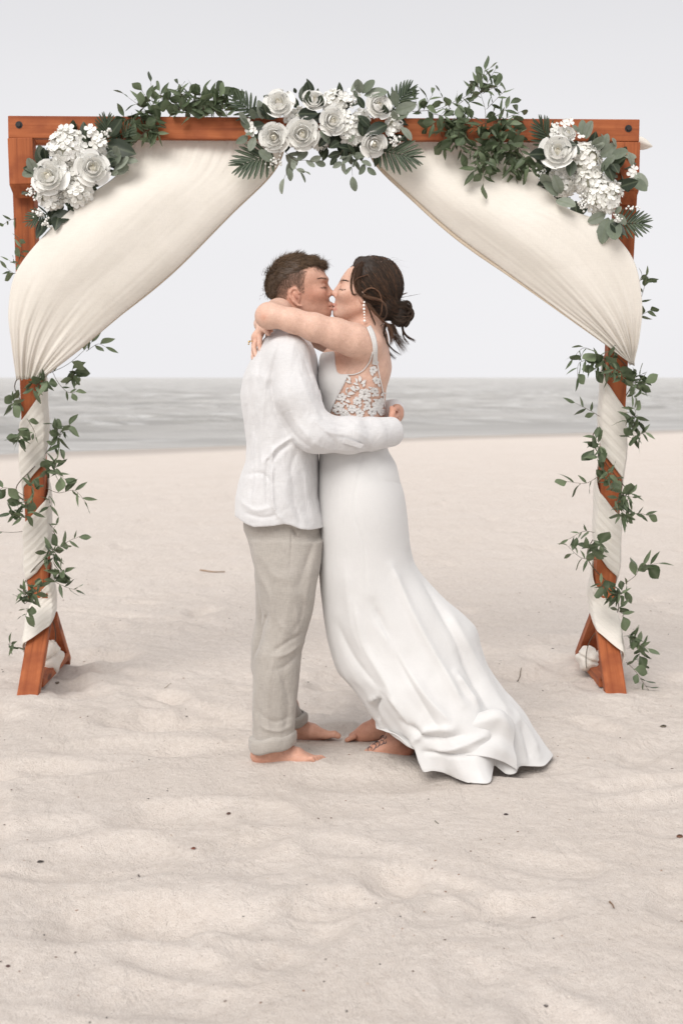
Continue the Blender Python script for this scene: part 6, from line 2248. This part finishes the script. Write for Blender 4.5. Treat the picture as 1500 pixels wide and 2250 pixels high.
sprig(vl, [(100, 1072, 6.1), (130, 1083, 6.1), (165, 1078, 6.1), (192, 1108, 6.1)], 6, size=.9, start=.5)
sprig(vl, [(55, 1090, 6.08), (30, 1076, 6.06), (8, 1072, 6.05), (-6, 1080, 6.05)], 4, size=.7, start=.55)
sprig(vl, [(50, 1168, 6.08), (20, 1170, 6.06), (-10, 1166, 6.05)], 2, size=.6, start=.8)
sprig(vl, [(60, 920, 6.05), (75, 945, 6.03), (80, 962, 6.03)], 3, size=.5)
sprig(vl, [(120, 1215, 6.12), (150, 1190, 6.1), (178, 1178, 6.1)], 6, size=.75)
sprig(vl, [(115, 1275, 6.12), (145, 1290, 6.1), (172, 1297, 6.1)], 6, size=.85)
sprig(vl, [(108, 1150, 6.2), (118, 1160, 6.2), (125, 1150, 6.2)], 3, size=.5)
sprig(vl, [(45, 560, 6.07), (38, 580, 6.02), (20, 572, 6.0)], 5, size=.6)
sprig(vl, [(44, 600, 6.07), (30, 600, 6.02), (16, 590, 6.0)], 4, size=.6)
sprig(vl, [(44, 570, 6.06), (48, 545, 6.02), (44, 530, 6.0)], 5, size=.6)
sprig(vl, [(36, 480, 6.1), (22, 484, 6.08), (10, 492, 6.06)], 4, size=.5)

vr = empty('leaf_vine', Vector((POST[1][1].x, VY, 0)), 'green leafy vine wound around the right post of the arch', 'vine', 'leafy vines on the posts')
vine_stem(vr, 1, 770, 1480, 2.9, -.5)
for cx, cy, rx, ry, n, Y in ((1318, 795, 46, 30, 34, 6.06), (1362, 815, 20, 24, 12, 6.03), (1392, 845, 28, 44, 26, 6.1), (1395, 920, 26, 40, 24, 6.1), (1400, 955, 22, 24, 12, 6.1), (1315, 985, 14, 40, 16, 6.1), (1332, 1050, 34, 20, 16, 6.05), (1368, 1085, 26, 34, 20, 6.06), (1372, 1125, 20, 22, 14, 6.06),
                         (1306, 1195, 14, 34, 16, 6.1), (1322, 1290, 16, 18, 9, 6.04), (1362, 1310, 24, 28, 20, 6.06), (1366, 1345, 14, 14, 6, 6.06), (1385, 1395, 14, 28, 12, 6.12), (1402, 1435, 20, 22, 10, 6.12)):
    cluster(vr, cx, cy, Y, rx, ry, n, size=.82)
sprig(vr, [(1310, 775, 6.06), (1280, 765, 6.05), (1252, 795, 6.04)], 5, size=.7, start=.4)
sprig(vr, [(1290, 790, 6.06), (1270, 800, 6.05), (1268, 835, 6.04)], 6, size=.8)
sprig(vr, [(1316, 915, 6.12), (1295, 902, 6.1), (1262, 885, 6.1)], 5, size=.75, start=.3)
sprig(vr, [(1312, 1048, 6.08), (1285, 1062, 6.06), (1245, 1058, 6.05)], 5, size=.9, start=.35)
sprig(vr, [(1370, 1140, 6.08), (1398, 1128, 6.06), (1428, 1134, 6.05)], 6, size=.8, start=.3)
sprig(vr, [(1305, 1170, 6.1), (1280, 1168, 6.08), (1248, 1185, 6.07)], 6, size=.7, start=.3)
sprig(vr, [(1310, 1230, 6.1), (1275, 1225, 6.08), (1246, 1200, 6.07)], 7, size=.75, start=.3)
sprig(vr, [(1360, 1290, 6.08), (1395, 1265, 6.06), (1405, 1245, 6.06), (1445, 1238, 6.05)], 8, size=.95, start=.4)
sprig(vr, [(1375, 1455, 6.1), (1395, 1475, 6.08), (1412, 1500, 6.06), (1422, 1514, 6.06)], 6, size=.85, start=.3)
sprig(vr, [(1380, 1420, 6.1), (1405, 1415, 6.08), (1422, 1425, 6.06)], 5, size=.8)
sprig(vr, [(1395, 690, 6.1), (1412, 640, 6.08), (1420, 600, 6.06)], 5, size=.65)
sprig(vr, [(1395, 700, 6.1), (1412, 690, 6.08), (1430, 680, 6.06)], 5, size=.65)
sprig(vr, [(1398, 640, 6.12), (1410, 605, 6.1), (1428, 612, 6.08)], 5, size=.65)

# ------------------------------------------------------------------ bits lying on the sand
m, nt, b = mat_new('beach_litter')
oi = nd(nt, 'ShaderNodeVertexColor', layer_name='Col')
nt.links.new(oi.outputs['Color'], b.inputs['Base Color'])
b.inputs['Roughness'].default_value = 0.8
M_BIT = m


def chip(acc, p, r, col, rng, flat=.55, long=1.0):
    """one small irregular pebble or shell chip"""
    th = np.linspace(0, 2 * math.pi, 7, endpoint=False)
    rot = rng.rand() * 6.28
    V = []
    for zz, k in ((-.3, .7), (.25, 1.0), (.75, .6)):
        for a in th:
            rr = r * k * (0.75 + .5 * rng.rand())
            x, y = rr * long * math.cos(a), rr * math.sin(a)
            V.append((p[0] + x * math.cos(rot) - y * math.sin(rot), p[1] + x * math.sin(rot) + y * math.cos(rot), p[2] + r * flat * zz))
    V.append((p[0], p[1], p[2] + r * flat * .95))
    f = [tuple(q_) for q_ in grid_faces(3, 7, wrap=True)] + [(14 + i, 14 + (i + 1) % 7, 21, 21) for i in range(7)]
    acc.add(np.array(V), np.array(f), col)


def build_debris():
    rng = np.random.RandomState(99)
    acc = Acc()
    cols = [(0.10, 0.07, 0.055), (0.17, 0.11, 0.08), (0.30, 0.17, 0.11), (0.06, 0.05, 0.045), (0.55, 0.46, 0.38), (0.75, 0.70, 0.64), (0.36, 0.24, 0.17)]
    N = 1500
    ys = 2.3 + 7.5 * rng.rand(N) ** 1.6
    xs = (rng.rand(N) - .5) * (ys * .62 + .6)
    zs = sand_z(xs, ys)
    for i in range(N):
        r = (0.0010 + 0.0022 * rng.rand() ** 3) * (1 + .10 * (ys[i] - 3))
        chip(acc, (xs[i], ys[i], zs[i] + r * .2), r, np.array(cols[rng.randint(len(cols))]) * (.7 + .5 * rng.rand()), rng, long=1 + 1.2 * rng.rand() ** 2)
    o = link('shell_grit', acc.mesh('shell_grit'), M_BIT, smooth=False)
    tag(o, 'tiny dark shell chips and pebbles sprinkled over the sand', 'grit', kind='stuff')
    # the bits large enough to pick out
    for px, py, r, col, lng, name, label, cat in (
            (1492, 1840, .011, (0.16, 0.075, 0.045), 1.4, 'driftwood_chip', 'reddish brown driftwood chip at the right edge of the sand', 'driftwood'),
            (1456, 1600, .012, (0.12, 0.10, 0.07), 1.5, 'dry_leaf', 'small dry brown leaf on the sand right of the dress train', 'leaf'),
            (503, 1783, .0075, (0.11, 0.055, 0.045), 1.1, 'pebble', 'dark red pebble on the sand below the bare foot in trousers', 'pebble'),
            (1110, 1791, .0070, (0.055, 0.04, 0.04), 1.1, 'pebble', 'blackish pebble on the sand below the dress train', 'pebble'),
            (425, 1875, .0068, (0.20, 0.07, 0.045), 1.1, 'pebble', 'rusty red pebble alone on the sand at lower left', 'pebble'),
            (88, 1884, .0070, (0.06, 0.05, 0.045), 1.5, 'shell_chip', 'dark shell chip in the dented sand at the left edge', 'shell'),
            (126, 1492, .011, (0.13, 0.10, 0.07), 1.6, 'bark_chip', 'grey brown bark chip beside the left foot of the arch', 'bark'),
            (18, 2123, .0055, (0.10, 0.05, 0.045), 1.1, 'pebble', 'small dark pebble at the bottom left of the sand', 'pebble'),
            (1199, 2197, .0052, (0.05, 0.04, 0.04), 1.1, 'pebble', 'small black pebble near the bottom right of the sand', 'pebble')):
        g = G(px, py)
        a = Acc(); chip(a, (g.x, g.y, sand_at(g.x, g.y) + r * .2), r, col, rng, long=lng)
        tag(link(name, a.mesh(name), M_BIT, smooth=False), label, cat)
    for pts, r, col, name, label in (
            (((1136, 1482), (1141, 1476), (1144, 1468)), .0028, (0.14, 0.11, 0.08), 'twig', 'short grey twig standing in the sand right of the blown skirt'),
            (((362, 1508), (376, 1497), (392, 1482)), .0014, (0.34, 0.27, 0.20), 'twig', 'thin pale straw on the sand left of the beige trousers'),
            (((304, 1905), (306, 1911), (306, 1917)), .0022, (0.07, 0.05, 0.045), 'twig', 'tiny dark stick in the sand at lower left'),
            (((1338, 1987), (1344, 1994), (1348, 2003)), .0026, (0.22, 0.14, 0.09), 'twig', 'brown splinter on the sand at lower right'),
            (((955, 1810), (959, 1815), (963, 1818)), .0018, (0.20, 0.19, 0.15), 'twig', 'little grey green stalk on the sand below the dress hem'),
            (((440, 1255), (470, 1257), (494, 1253)), .006, (0.33, 0.23, 0.16), 'driftwood_stick', 'brown driftwood stick lying far back left of the trousers')):
        P = []
        for px, py in pts:
            g = G(px, py); P.append((g.x, g.y, sand_at(g.x, g.y) + r * .9))
        v, f = tube_data(catmull(np.array(P), 10), np.linspace(r, r * .6, 10), 6)
        a = Acc(); a.add(v, f, col)
        tag(link(name, a.mesh(name), M_BIT), label, 'stick')


build_debris()
